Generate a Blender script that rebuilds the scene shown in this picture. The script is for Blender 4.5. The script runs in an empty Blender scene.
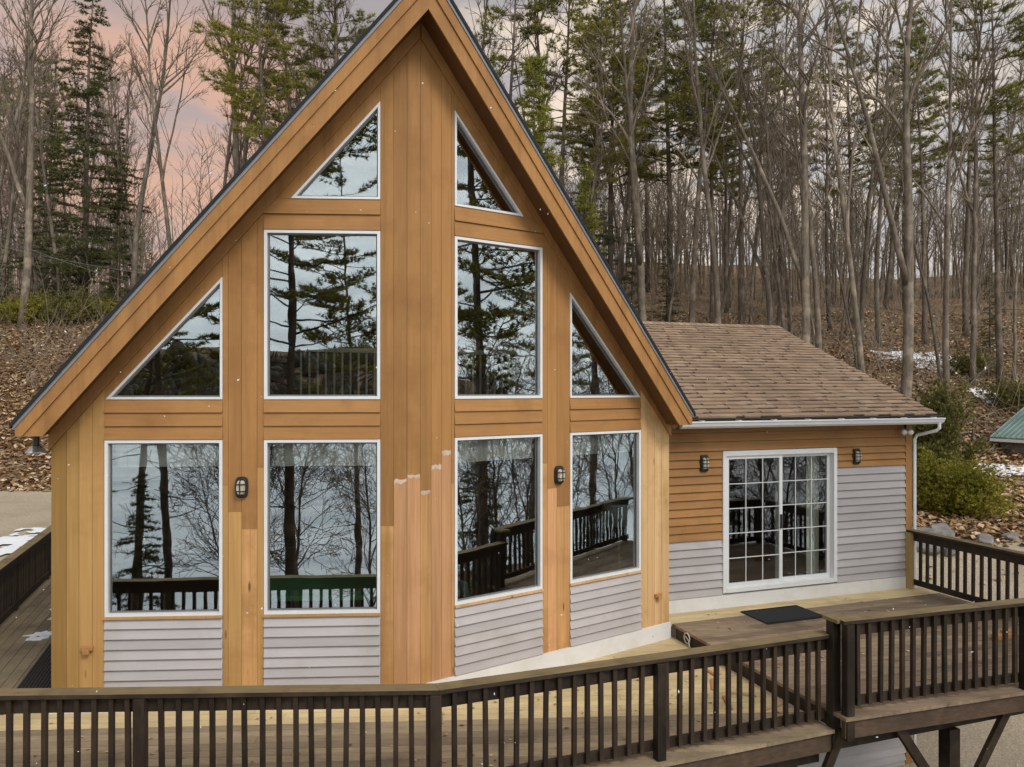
import bpy, bmesh, math, random
from mathutils import Vector, Matrix, noise as mnoise
R = math.radians
random.seed(7)
scn = bpy.context.scene
COL = scn.collection
V3 = Vector

# ------------------------------------------------------------------ materials
def new_mat(name):
    m = bpy.data.materials.new(name); m.use_nodes = True
    nt = m.node_tree; nt.nodes.clear()
    out = nt.nodes.new('ShaderNodeOutputMaterial')
    return m, nt, out
def N(nt, t, **kw):
    n = nt.nodes.new(t)
    for k, v in kw.items():
        if k in n.inputs: n.inputs[k].default_value = v
        else: setattr(n, k, v)
    return n
def L(nt, a, b): nt.links.new(a, b)
def ramp(nt, fac, stops):
    r = nt.nodes.new('ShaderNodeValToRGB')
    el = r.color_ramp.elements
    while len(el) < len(stops): el.new(.5)
    for e, (p, c) in zip(el, stops):
        e.position = p; e.color = (c[0], c[1], c[2], 1)
    if fac is not None: L(nt, fac, r.inputs[0])
    return r
def coords(nt, scale=(1, 1, 1), rot=(0, 0, 0)):
    tc = N(nt, 'ShaderNodeTexCoord'); mp = N(nt, 'ShaderNodeMapping')
    mp.inputs['Scale'].default_value = scale; mp.inputs['Rotation'].default_value = rot
    L(nt, tc.outputs['Object'], mp.inputs[0])
    return mp.outputs[0]
def noise(nt, vec, scale, detail=4, rough=.55):
    n = N(nt, 'ShaderNodeTexNoise'); n.inputs['Scale'].default_value = scale
    n.inputs['Detail'].default_value = detail; n.inputs['Roughness'].default_value = rough
    if vec is not None: L(nt, vec, n.inputs['Vector'])
    return n.outputs['Fac']
def mixc(nt, fac, a, b, blend='MIX'):
    m = N(nt, 'ShaderNodeMix', data_type='RGBA', blend_type=blend)
    if hasattr(fac, 'is_linked') or hasattr(fac, 'links'): L(nt, fac, m.inputs[0])
    else: m.inputs[0].default_value = fac
    for i, x in ((6, a), (7, b)):
        if isinstance(x, tuple): m.inputs[i].default_value = (*x[:3], 1)
        else: L(nt, x, m.inputs[i])
    return m.outputs[2]
def bsdf(nt, out, col, rough=.7, spec=.3, bump=None, bstr=.3, bdist=.01, metal=0):
    p = N(nt, 'ShaderNodeBsdfPrincipled')
    if isinstance(col, tuple): p.inputs['Base Color'].default_value = (*col, 1)
    else: L(nt, col, p.inputs['Base Color'])
    if isinstance(rough, (int, float)): p.inputs['Roughness'].default_value = rough
    else: L(nt, rough, p.inputs['Roughness'])
    p.inputs['Specular IOR Level'].default_value = spec
    p.inputs['Metallic'].default_value = metal
    if bump is not None:
        b = N(nt, 'ShaderNodeBump'); b.inputs['Strength'].default_value = bstr; b.inputs['Distance'].default_value = bdist
        L(nt, bump, b.inputs['Height']); L(nt, b.outputs[0], p.inputs['Normal'])
    L(nt, p.outputs[0], out.inputs[0])
    return p
def island(nt):
    return N(nt, 'ShaderNodeNewGeometry').outputs['Random Per Island']

def wood(name, ca, cb, grain=(26, 26, 1.6), tint=.35, rough=.65, dirt=None, dirt_scale=1.2, spec=.25, knots=0, streak=.2, per_object=False):
    """boards: grain stretched along one axis, a tint per board, soft blotches of weathering"""
    m, nt, out = new_mat(name)
    v = coords(nt, grain)
    g = noise(nt, v, 1.0, 6, .65)
    base = ramp(nt, g, [(.25, ca), (.75, cb)]).outputs[0]
    rnd = island(nt)
    hs = N(nt, 'ShaderNodeHueSaturation')
    mr = N(nt, 'ShaderNodeMapRange'); mr.inputs[3].default_value = 1 - tint; mr.inputs[4].default_value = 1 + tint
    L(nt, rnd, mr.inputs[0]); L(nt, mr.outputs[0], hs.inputs['Value']); L(nt, base, hs.inputs['Color'])
    col = hs.outputs[0]
    st = noise(nt, coords(nt, tuple(q*.2 for q in grain)), 1.0, 5, .7)
    sr = ramp(nt, st, [(.28, (1-streak,)*3), (.5, (1, 1, 1)), (.75, (1+streak*.5,)*3)]).outputs[0]
    col = mixc(nt, 1.0, col, sr, 'MULTIPLY')
    sk = noise(nt, coords(nt, (1, 1, 1)), 45, 3, .8)
    col = mixc(nt, ramp(nt, sk, [(.66, (0, 0, 0)), (.74, (.55, .55, .55))]).outputs[0], col, tuple(x*.55 for x in ca))
    if per_object:
        oi = N(nt, 'ShaderNodeObjectInfo'); h2 = N(nt, 'ShaderNodeHueSaturation'); m2 = N(nt, 'ShaderNodeMapRange'); m2.inputs[3].default_value = .65; m2.inputs[4].default_value = 1.5
        L(nt, oi.outputs['Random'], m2.inputs[0]); L(nt, m2.outputs[0], h2.inputs['Value']); L(nt, col, h2.inputs['Color']); col = h2.outputs[0]
    if dirt:
        d = noise(nt, coords(nt, (1, 1, 1)), dirt_scale, 6, .65)
        f = ramp(nt, d, [(.48, (0, 0, 0)), (.72, (1, 1, 1))]).outputs[0]
        col = mixc(nt, f, col, dirt)
    if knots:
        kv = N(nt, 'ShaderNodeTexVoronoi'); kv.inputs['Scale'].default_value = 1.0
        L(nt, coords(nt, (7, 7, 1.7)), kv.inputs['Vector'])
        kf = ramp(nt, kv.outputs['Distance'], [(.05, (1, 1, 1)), (.13, (0, 0, 0))]).outputs[0]
        col = mixc(nt, kf, col, (ca[0]*.45, ca[1]*.4, ca[2]*.35))
    bsdf(nt, out, col, rough, spec, g, .25, .004)
    return m

M = {}
M['stain'] = wood('stained_boards', (.345, .168, .056), (.405, .203, .070), (30, 30, 1.3), .10, .6, (.275, .130, .042), 1.3, streak=.3)
M['stain_h'] = wood('stained_boards_level', (.34, .166, .055), (.405, .203, .070), (2, 2, 40), .10, .6, (.275, .130, .042), 1.3, streak=.2)
M['soffit'] = wood('shaded_stained_soffit', (.115, .055, .019), (.155, .075, .026), (6, 6, 6), .05, .8)  # house stain, darkened to put the under-eave shade into its colour
M['cedar_pink'] = wood('bare_cedar_pink', (.47, .228, .100), (.64, .352, .178), (32, 32, 1.1), .14, .7, (.43, .225, .09), 1.2, streak=.3)
M['cedar'] = wood('bare_cedar', (.40, .195, .068), (.60, .335, .14), (32, 32, 1.0), .18, .7, (.34, .165, .05), 1.2, knots=1, streak=.35)
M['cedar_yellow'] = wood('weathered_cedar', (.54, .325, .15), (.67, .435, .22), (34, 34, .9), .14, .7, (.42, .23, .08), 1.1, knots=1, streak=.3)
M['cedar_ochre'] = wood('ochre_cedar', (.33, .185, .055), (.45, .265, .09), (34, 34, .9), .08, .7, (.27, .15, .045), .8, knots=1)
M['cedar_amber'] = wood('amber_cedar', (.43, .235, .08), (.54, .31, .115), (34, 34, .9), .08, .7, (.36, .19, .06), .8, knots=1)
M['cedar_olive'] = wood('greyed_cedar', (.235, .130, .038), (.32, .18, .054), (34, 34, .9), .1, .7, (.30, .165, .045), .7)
M['grey'] = wood('grey_clapboard', (.395, .36, .355), (.47, .435, .43), (1.2, 1.2, 9), .13, .6, (.385, .35, .325), 1.2, streak=.03)
M['primer'] = wood('primer_smear', (.52, .37, .27), (.62, .49, .40), (40, 40, 30), .1, .8)
M['trim_white'] = wood('white_trim', (.68, .665, .645), (.76, .745, .73), (2, 2, 6), .02, .5, (.63, .605, .57), 2.6, streak=.03)
M['new_deck'] = wood('new_pine_decking', (.50, .37, .19), (.66, .52, .30), (3, 36, 20), .13, .7, (.42, .31, .17), 1.5)
M['old_deck'] = wood('old_brown_decking', (.215, .158, .098), (.37, .285, .185), (3, 60, 20), .24, .75, (.16, .118, .074), 1.4)
M['worn_deck'] = wood('worn_platform_decking', (.185, .128, .080), (.33, .245, .165), (3, 60, 20), .26, .75, (.115, .078, .05), 1.0, streak=.35)
M['old_deck_axis'] = wood('old_walkway_decking', (.17, .132, .082), (.27, .215, .14), (36, 3, 20), .2, .75, (.13, .098, .06), 1.4)
M['rail_dark'] = wood('dark_stained_rail', (.014, .009, .0055), (.040, .026, .0155), (12, 12, 5), .25, .6, (.055, .038, .025), 2.2, per_object=True)
M['rail_cap'] = wood('weathered_cap_rail', (.165, .12, .058), (.265, .198, .105), (2.2, 40, 20), .08, .75, (.11, .08, .045), 2.4)
M['rail_edge'] = wood('dark_cap_edge', (.022, .015, .010), (.05, .034, .022), (3, 12, 12), .1, .7, (.07, .05, .03), 2.2)
M['rim'] = wood('weathered_rim_joist', (.055, .032, .020), (.12, .078, .052), (2.5, 30, 30), .2, .7, (.055, .038, .024), 1.6)
M['post_new'] = wood('new_yellow_post', (.34, .225, .085), (.44, .30, .12), (30, 30, 1), .1, .7)

def plain(name, col, rough=.5, spec=.4, metal=0, var=.12, scale=6):
    m, nt, out = new_mat(name)
    n = noise(nt, coords(nt), scale, 5)
    a = tuple(c*(1-var) for c in col); b = tuple(min(1, c*(1+var)) for c in col)
    bsdf(nt, out, ramp(nt, n, [(.3, a), (.7, b)]).outputs[0], rough, spec, n, .08, .004, metal)
    return m
M['vinyl'] = plain('white_vinyl', (.74, .735, .73), .35, .5, var=.03)
M['vinyl_in'] = plain('grey_gasket', (.16, .155, .15), .5)
M['black_metal'] = plain('black_metal', (.02, .018, .016), .45, .5)
M['roof_dark'] = plain('dark_asphalt_edge', (.022, .023, .027), .85, .3, scale=30)
M['drip'] = plain('grey_drip_edge', (.25, .255, .265), .4, .5, .3)
M['gutter'] = plain('white_aluminium', (.76, .75, .76), .35, .5, var=.04)
M['chrome'] = plain('silver_reflector', (.65, .64, .62), .25, .5, .8)
M['lens'] = plain('frosted_lens', (.55, .50, .40), .2, .6)
M['bulb'] = plain('white_bulb', (.75, .72, .68), .2, .6)
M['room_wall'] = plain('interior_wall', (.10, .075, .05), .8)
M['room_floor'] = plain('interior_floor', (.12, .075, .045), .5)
M['fabric_white'] = wood('ivory_curtain', (.80, .77, .70), (.89, .86, .80), (40, 40, 2), .04, .9, streak=.03)
M['brass'] = plain('brass', (.70, .56, .28), .45, .5, .3)
def shade_mat():
    m, nt, out = new_mat('linen_shade')
    d = N(nt, 'ShaderNodeBsdfDiffuse'); t = N(nt, 'ShaderNodeBsdfTranslucent'); ms = N(nt, 'ShaderNodeMixShader'); ms.inputs[0].default_value = .4
    d.inputs[0].default_value = (.88, .86, .80, 1); t.inputs[0].default_value = (.88, .85, .78, 1)
    L(nt, d.outputs[0], ms.inputs[1]); L(nt, t.outputs[0], ms.inputs[2]); L(nt, ms.outputs[0], out.inputs[0]); return m
M['shade'] = shade_mat()
M['felt'] = plain('green_cloth', (.09, .36, .14), .9)
M['dark_wood'] = plain('dark_furniture_wood', (.06, .035, .022), .5)
M['upholstery'] = plain('teal_upholstery', (.10, .17, .15), .9)
M['red_fabric'] = plain('crimson_fabric', (.30, .02, .035), .9)
M['rubber'] = plain('black_rubber', (.018, .018, .02), .8, .3, scale=40)
M['rope'] = plain('pale_rope', (.55, .52, .45), .9)
M['concrete'] = plain('concrete', (.30, .285, .265), .9, scale=4)
M['scrap'] = plain('wood_scrap', (.50, .35, .20), .8)
M['scrap_o'] = plain('orange_scrap', (.42, .20, .08), .8)

def glass_mat():
    m, nt, out = new_mat('window_glass')
    tr = N(nt, 'ShaderNodeBsdfTransparent'); tr.inputs[0].default_value = (.94, .96, .95, 1)
    gl = N(nt, 'ShaderNodeBsdfGlossy'); gl.inputs['Roughness'].default_value = 0.0
    gl.inputs[0].default_value = (.92, .98, 1, 1)
    lw = N(nt, 'ShaderNodeFresnel'); lw.inputs[0].default_value = 1.5
    mr = N(nt, 'ShaderNodeMath', operation='MULTIPLY_ADD'); mr.inputs[1].default_value = .6; mr.inputs[2].default_value = .24
    L(nt, lw.outputs[0], mr.inputs[0])
    # slight waviness of the panes
    nz = noise(nt, coords(nt), 1.6, 2)
    b = N(nt, 'ShaderNodeBump'); b.inputs['Strength'].default_value = .035; b.inputs['Distance'].default_value = .03
    L(nt, nz, b.inputs['Height']); L(nt, b.outputs[0], gl.inputs['Normal'])
    mx = N(nt, 'ShaderNodeMixShader'); L(nt, mr.outputs[0], mx.inputs[0]); L(nt, tr.outputs[0], mx.inputs[1]); L(nt, gl.outputs[0], mx.inputs[2])
    L(nt, mx.outputs[0], out.inputs[0])
    return m
M['glass'] = glass_mat()
def glass_clear():
    m, nt, out = new_mat('door_glass')
    tr = N(nt, 'ShaderNodeBsdfTransparent'); tr.inputs[0].default_value = (.8, .82, .8, 1)
    gl = N(nt, 'ShaderNodeBsdfGlossy'); gl.inputs['Roughness'].default_value = 0.0
    mx = N(nt, 'ShaderNodeMixShader'); mx.inputs[0].default_value = .13
    L(nt, tr.outputs[0], mx.inputs[1]); L(nt, gl.outputs[0], mx.inputs[2]); L(nt, mx.outputs[0], out.inputs[0])
    return m
M['door_glass'] = glass_clear()

def shingle_mat():
    m, nt, out = new_mat('brown_shingles')
    rnd = island(nt)
    c = ramp(nt, rnd, [(0, (.25, .163, .108)), (.35, (.315, .21, .142)), (.7, (.365, .245, .168)), (1, (.43, .30, .21))])
    g = noise(nt, coords(nt), 60, 3)
    col = mixc(nt, .35, c.outputs[0], ramp(nt, g, [(.3, (.17, .12, .08)), (.7, (.46, .35, .245))]).outputs[0])
    d = noise(nt, coords(nt), 1.1, 5, .6)
    col = mixc(nt, ramp(nt, d, [(.5, (0, 0, 0)), (.72, (.5, .5, .5))]).outputs[0], col, (.17, .115, .08))
    bsdf(nt, out, col, .9, .2, g, .5, .004)
    return m
M['shingle'] = shingle_mat(); M['shingle_dark'] = plain('dark_shingle_layer', (.04, .028, .02), .95, .1, scale=40)

def metal_roof_mat():
    m, nt, out = new_mat('green_metal_roof')
    n = noise(nt, coords(nt), 1.5, 5)
    bsdf(nt, out, ramp(nt, n, [(.3, (.12, .185, .165)), (.7, (.22, .30, .275))]).outputs[0], .45, .5, None, metal=.2)
    return m
M['green_roof'] = metal_roof_mat()

def ground_mat():
    m, nt, out = new_mat('leaf_litter_ground')
    v = coords(nt)
    vo = N(nt, 'ShaderNodeTexVoronoi'); vo.inputs['Scale'].default_value = 7.5; L(nt, v, vo.inputs['Vector'])
    sep = N(nt, 'ShaderNodeSeparateColor'); L(nt, vo.outputs['Color'], sep.inputs[0])
    leaf = ramp(nt, sep.outputs[0], [(0, (.08, .050, .030)), (.35, (.17, .105, .06)), (.7, (.28, .18, .10)), (1, (.42, .30, .19))]).outputs[0]
    soil = noise(nt, v, .35, 7, .6)
    col = mixc(nt, ramp(nt, soil, [(.40, (0, 0, 0)), (.62, (.85, .85, .85))]).outputs[0], leaf, (.13, .085, .052))
    moss = noise(nt, v, .16, 6, .65)
    col = mixc(nt, ramp(nt, moss, [(.56, (0, 0, 0)), (.68, (.7, .7, .7))]).outputs[0], col, (.065, .072, .022))
    fine = noise(nt, v, 14, 4, .7)
    bsdf(nt, out, col, .95, .1, fine, .8, .05)
    return m
M['ground'] = ground_mat()
def gravel_mat():
    m, nt, out = new_mat('gravel')
    v = coords(nt)
    a = noise(nt, v, 26, 4, .75); b = noise(nt, v, .5, 6, .6)
    col = ramp(nt, a, [(.3, (.24, .19, .132)), (.5, (.40, .328, .238)), (.7, (.56, .475, .36))]).outputs[0]
    col = mixc(nt, ramp(nt, b, [(.45, (0, 0, 0)), (.7, (.75, .75, .75))]).outputs[0], col, (.28, .225, .155))
    bsdf(nt, out, col, .95, .15, a, .7, .02)
    return m
M['gravel'] = gravel_mat()
def leaf_scatter_mat():
    m, nt, out = new_mat('dry_leaves')
    c = ramp(nt, island(nt), [(0, (.15, .08, .038)), (.3, (.29, .165, .080)), (.6, (.42, .27, .14)), (.85, (.55, .40, .24)), (1, (.70, .58, .43))])
    bsdf(nt, out, c.outputs[0], .8, .2)
    return m
M['leaves'] = leaf_scatter_mat()
M['snow'] = plain('old_snow', (.78, .80, .83), .7, .3, var=.06, scale=3)
def ice_mat():
    m, nt, out = new_mat('snow_covered_ice')
    a = noise(nt, coords(nt, (.02, .09, 1)), 1.0, 8, .7); b = noise(nt, coords(nt, (.3, .5, 1)), 1.0, 6, .7)
    c = ramp(nt, a, [(.32, (.40, .47, .52)), (.48, (.66, .72, .76)), (.62, (.86, .89, .91))]).outputs[0]
    c = mixc(nt, ramp(nt, b, [(.5, (0, 0, 0)), (.7, (.6, .6, .6))]).outputs[0], c, (.52, .57, .60))
    bsdf(nt, out, c, .7, .3)
    return m
M['ice'] = ice_mat()
M['rock'] = plain('grey_rock', (.22, .205, .19), .9, .2, var=.35, scale=5)

def bark_mat(name, a, b):
    m, nt, out = new_mat(name)
    n = noise(nt, coords(nt, (7, 7, 1.3)), 1.4, 7, .7)
    oi = N(nt, 'ShaderNodeObjectInfo')
    hs = N(nt, 'ShaderNodeHueSaturation'); mr = N(nt, 'ShaderNodeMapRange'); mr.inputs[3].default_value = .75; mr.inputs[4].default_value = 1.3
    L(nt, oi.outputs['Random'], mr.inputs[0]); L(nt, mr.outputs[0], hs.inputs['Value'])
    big = noise(nt, coords(nt), .9, 5, .6)
    c = ramp(nt, n, [(.3, a), (.7, b)]).outputs[0]
    c = mixc(nt, ramp(nt, big, [(.50, (0, 0, 0)), (.62, (.7, .7, .7))]).outputs[0], c, tuple(x*1.5 for x in b))
    L(nt, c, hs.inputs['Color'])
    bsdf(nt, out, hs.outputs[0], .9, .15, n, .6, .03)
    return m
M['bark'] = bark_mat('hardwood_bark', (.062, .049, .036), (.21, .17, .13))
M['bark_pine'] = bark_mat('pine_bark', (.052, .040, .029), (.18, .14, .104))
M['twig'] = bark_mat('twigs', (.11, .085, .062), (.225, .177, .132))

def foliage_mat(name, stops):
    m, nt, out = new_mat(name)
    rnd = island(nt)
    big = noise(nt, coords(nt), .55, 4, .6)
    mx = N(nt, 'ShaderNodeMath', operation='MULTIPLY_ADD'); mx.inputs[1].default_value = .45
    sc = N(nt, 'ShaderNodeMath', operation='MULTIPLY_ADD'); sc.inputs[1].default_value = 1.7; sc.inputs[2].default_value = -.57
    L(nt, big, sc.inputs[0]); L(nt, rnd, mx.inputs[0]); L(nt, sc.outputs[0], mx.inputs[2])
    c = ramp(nt, mx.outputs[0], stops).outputs[0]
    d = N(nt, 'ShaderNodeBsdfDiffuse'); t = N(nt, 'ShaderNodeBsdfTranslucent')
    L(nt, c, d.inputs[0]); L(nt, c, t.inputs[0])
    ms = N(nt, 'ShaderNodeMixShader'); ms.inputs[0].default_value = .3
    L(nt, d.outputs[0], ms.inputs[1]); L(nt, t.outputs[0], ms.inputs[2]); L(nt, ms.outputs[0], out.inputs[0])
    return m
M['pine'] = foliage_mat('pine_needles', [(.0, (.085, .095, .03)), (.45, (.20, .20, .052)), (1, (.44, .39, .09))])
M['pine_bright'] = foliage_mat('bright_pine_needles', [(.0, (.10, .11, .032)), (.45, (.25, .235, .055)), (1, (.52, .45, .10))])
M['hemlock'] = foliage_mat('hemlock_needles', [(.0, (.05, .058, .028)), (.5, (.10, .108, .045)), (1, (.20, .195, .075))])
M['cedar_tree'] = foliage_mat('yellow_green_needles', [(.0, (.13, .145, .035)), (.5, (.27, .265, .055)), (1, (.46, .41, .10))])
M['shrub'] = foliage_mat('shrub_leaves', [(.0, (.11, .115, .022)), (.5, (.27, .25, .042)), (1, (.46, .39, .08))])
M['shrub_dark'] = foliage_mat('dark_shrub_leaves', [(.0, (.075, .078, .026)), (.5, (.17, .16, .05)), (1, (.32, .285, .10))])

# ------------------------------------------------------------------ mesh helpers
class MB:
    def __init__(s): s.v = []; s.f = []; s.m = []; s.solid = True
    def poly(s, pts, mi=0):
        i = len(s.v); s.v += [tuple(p) for p in pts]; s.f.append(tuple(range(i, i+len(pts)))); s.m.append(mi)
    def prism(s, pts, vec, mi=0):
        n = len(pts); i = len(s.v); vec = V3(vec)
        s.v += [tuple(p) for p in pts] + [tuple(V3(p)+vec) for p in pts]
        s.f.append(tuple(range(i+n-1, i-1, -1))); s.m.append(mi)
        s.f.append(tuple(range(i+n, i+2*n))); s.m.append(mi)
        for k in range(n):
            a = i+k; b = i+(k+1) % n
            s.f.append((a, b, b+n, a+n)); s.m.append(mi)
    def box(s, lo, hi, mi=0):
        x0, y0, z0 = lo; x1, y1, z1 = hi
        s.prism([(x0, y0, z0), (x1, y0, z0), (x1, y1, z0), (x0, y1, z0)], (0, 0, z1-z0), mi)
    def obox(s, c, ax, ay, az, mi=0):
        """box centred at c with half-extent vectors"""
        c, ax, ay, az = V3(c), V3(ax), V3(ay), V3(az)
        s.prism([c-ax-ay-az, c+ax-ay-az, c+ax+ay-az, c-ax+ay-az], az*2, mi)
    def tube(s, pts, rad, n=6, mi=0, cap=True):
        pts = [V3(p) for p in pts]
        if not isinstance(rad, (list, tuple)): rad = [rad]*len(pts)
        i0 = len(s.v); up = None
        for k, p in enumerate(pts):
            t = (pts[min(k+1, len(pts)-1)] - pts[max(k-1, 0)])
            if t.length < 1e-9: t = V3((0, 0, 1))
            t.normalize()
            if up is None:
                ref = V3((1, 0, 0)) if abs(t.x) < .8 else V3((0, 1, 0))
                up = t.cross(ref).normalized()
            else:
                up = (up - t*up.dot(t))
                if up.length < 1e-6: up = t.orthogonal()
                up.normalize()
            w = t.cross(up)
            for j in range(n):
                a = 2*math.pi*j/n
                s.v.append(tuple(p + (up*math.cos(a) + w*math.sin(a))*rad[k]))
        for k in range(len(pts)-1):
            for j in range(n):
                a = i0+k*n+j; b = i0+k*n+(j+1) % n
                s.f.append((a, b, b+n, a+n)); s.m.append(mi)
        if cap:
            s.f.append(tuple(i0+j for j in range(n-1, -1, -1))); s.m.append(mi)
            e = i0+(len(pts)-1)*n
            s.f.append(tuple(e+j for j in range(n))); s.m.append(mi)
    def lathe(s, c, prof, n=16, mi=0):
        """prof: (radius, z) list, turned round the vertical through c"""
        c = V3(c); i0 = len(s.v)
        for r, z in prof:
            for j in range(n):
                a = 2*math.pi*j/n
                s.v.append((c.x+r*math.cos(a), c.y+r*math.sin(a), c.z+z))
        for k in range(len(prof)-1):
            for j in range(n):
                a = i0+k*n+j; b = i0+k*n+(j+1) % n
                s.f.append((a, b, b+n, a+n)); s.m.append(mi)
        s.f.append(tuple(i0+j for j in range(n-1, -1, -1))); s.m.append(mi)
        e = i0+(len(prof)-1)*n
        s.f.append(tuple(e+j for j in range(n))); s.m.append(mi)
    def mesh(s, name, mats, fix=True, smooth=False):
        me = bpy.data.meshes.new(name)
        me.from_pydata(s.v, [], s.f)
        for m in mats: me.materials.append(m)
        if len(mats) > 1: me.polygons.foreach_set('material_index', s.m)
        if fix:
            bm = bmesh.new(); bm.from_mesh(me); bmesh.ops.recalc_face_normals(bm, faces=bm.faces); bm.to_mesh(me); bm.free()
        if smooth: me.polygons.foreach_set('use_smooth', [True]*len(me.polygons))
        me.update()
        return me
    def build(s, name, mats, parent=None, fix=True, smooth=False, bevel=0):
        if not isinstance(mats, (list, tuple)): mats = [mats]
        o = bpy.data.objects.new(name, s.mesh(name, mats, fix, smooth)); COL.objects.link(o)
        if parent is not None:
            o.parent = parent
            if not parent.get('local'):
                r = parent
                if r.parent is None: o.location = -r.location
        if bevel:
            b = o.modifiers.new('bevel', 'BEVEL'); b.width = bevel; b.segments = 2; b.limit_method = 'ANGLE'
        return o
def tag(o, label, cat, group=None, kind=None):
    if label: o['label'] = label
    if cat: o['category'] = cat
    if group: o['group'] = group
    if kind: o['kind'] = kind
    return o
def thing(name, label, cat, loc=(0, 0, 0), rz=0, group=None, local=False):
    o = bpy.data.objects.new(name, None); COL.objects.link(o)
    o.location = loc; o.rotation_euler = (0, 0, rz); o.empty_display_size = .2
    if local: o['local'] = 1
    return tag(o, label, cat, group)
def structure(o): o['kind'] = 'structure'; return o
def dup(root, loc, rz=0, scale=1, label=None, group=None, tilt=(0, 0)):
    r = root.copy(); COL.objects.link(r); r.location = loc; r.rotation_euler = (tilt[0], tilt[1], rz); r.scale = (scale,)*3 if not isinstance(scale, tuple) else scale
    if label: r['label'] = label
    if group: r['group'] = group
    for ch in list(root.children):
        c = ch.copy(); COL.objects.link(c); c.parent = r
        for g in ch.children:
            d = g.copy(); COL.objects.link(d); d.parent = c
    return r
def clip(poly, a, b, c):
    """keep the side a*x + b*y <= c of a 2D polygon"""
    out = []
    for i, p in enumerate(poly):
        q = poly[(i+1) % len(poly)]
        dp = a*p[0]+b*p[1]-c; dq = a*q[0]+b*q[1]-c
        if dp <= 0: out.append(p)
        if (dp < 0 < dq) or (dq < 0 < dp):
            t = dp/(dp-dq); out.append((p[0]+(q[0]-p[0])*t, p[1]+(q[1]-p[1])*t))
    return out

# ------------------------------------------------------------------ camera and site frame
CZ = 3.468; F = 773.0; CY = 389.15
cam = bpy.data.cameras.new('camera'); co = bpy.data.objects.new('camera', cam); COL.objects.link(co)
co.location = (0, 0, CZ); co.rotation_euler = (R(90), 0, 0)
cam.sensor_width = 36; cam.lens = F/1024*36; cam.shift_y = (CY-383.5)/1024; cam.clip_end = 3000; cam.clip_start = .05
scn.camera = co

P0 = V3((-1.007, 8.5, 0))                  # foot of the prow edge
AL, AR = R(3.19), R(35.59)                 # directions of the two prow walls
YAW = R(19.39)
RV = V3((math.cos(YAW), math.sin(YAW), 0)); BV = V3((-math.sin(YAW), math.cos(YAW), 0)); FW = -BV; UP = V3((0, 0, 1))
def H(u, w, z=0): return P0 + RV*u + BV*w + UP*z          # house frame: right, back, up
SA = {-1: AL, 1: AR}
def wdir(sd): a = SA[sd]; return V3((math.cos(a), math.sin(a), 0))*sd
def wnor(sd): a = SA[sd]; return V3((math.sin(a), -math.cos(a), 0))
def W(sd, s, z, off=0): return P0 + wdir(sd)*s + wnor(sd)*off + UP*z
def wprism(mb, sd, poly, o0, o1, mi=0):
    if len(poly) < 3: return
    mb.prism([W(sd, s, z, o0) for s, z in poly], wnor(sd)*(o1-o0), mi)

# measured levels and offsets of the prow
A0, A1, A2, A3, A3P, A4 = .4365, 1.691, 2.1335, 3.369, 3.376, 3.935
TIP = 1.405
ZTT, ZTB, ZMT, ZMB, ZLT, ZLB, ZST = 6.626, 5.546, 5.203, 3.357, 2.920, 1.018, 4.688
ZB = .22
ZR = 7.94
def frieze(s): return 7.32-1.14*s

# ------------------------------------------------------------------ the house
house = thing('chalet_house', 'large orange stained chalet with glazed prow gable and low brown roofed wing', 'house', tuple(P0))

def board_column(sd, bounds, zlo, cuts, name, mats, ztop=None):
    """vertical boards between consecutive bounds; below each cut height the board is bare wood"""
    mb = MB()
    for k in range(len(bounds)-1):
        a, b = bounds[k]+.0018, bounds[k+1]-.0018
        zt = lambda s: (frieze(s)-.004 if ztop is None else ztop(s))
        c = cuts[k]
        if c is None:
            wprism(mb, sd, [(a, zlo), (b, zlo), (b, zt(b)), (a, zt(a))], -.03, 0, 0)
        else:
            zc, mi, smear = c
            wprism(mb, sd, [(a, zc), (b, zc), (b, zt(b)), (a, zt(a))], -.03, 0, 0)
            wprism(mb, sd, [(a, zlo), (b, zlo), (b, zc-.002), (a, zc-.002)], -.03, -.0008, mi)
            if smear:                                   # ragged daub of primer over the joint
                pts = []
                nn = 7
                for q in range(nn): pts.append((a+.004+(b-a-.008)*q/(nn-1), zc-.012-random.random()*.04))
                for q in range(nn-1, -1, -1): pts.append((a+.004+(b-a-.008)*q/(nn-1), zc+.002+random.random()*.022))
                wprism(mb, sd, pts, 0, .0012, 3)
    # backing behind the joints
    lo, hi = bounds[0], bounds[-1]
    zt = lambda s: (frieze(s)-.006 if ztop is None else ztop(s)-.004)
    wprism(mb, sd, [(lo+.004, zlo+.004), (hi-.004, zlo+.004), (hi-.004, zt(hi)), (lo+.004, zt(lo))], -.06, -.012, 0)
    return mb
def zpix(py, Y): return CZ-(py-CY)*Y/F
cm = [M['stain'], M['cedar_pink'], M['cedar'], M['primer']]
b3 = [0.0, .146, .291, A0]
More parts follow.
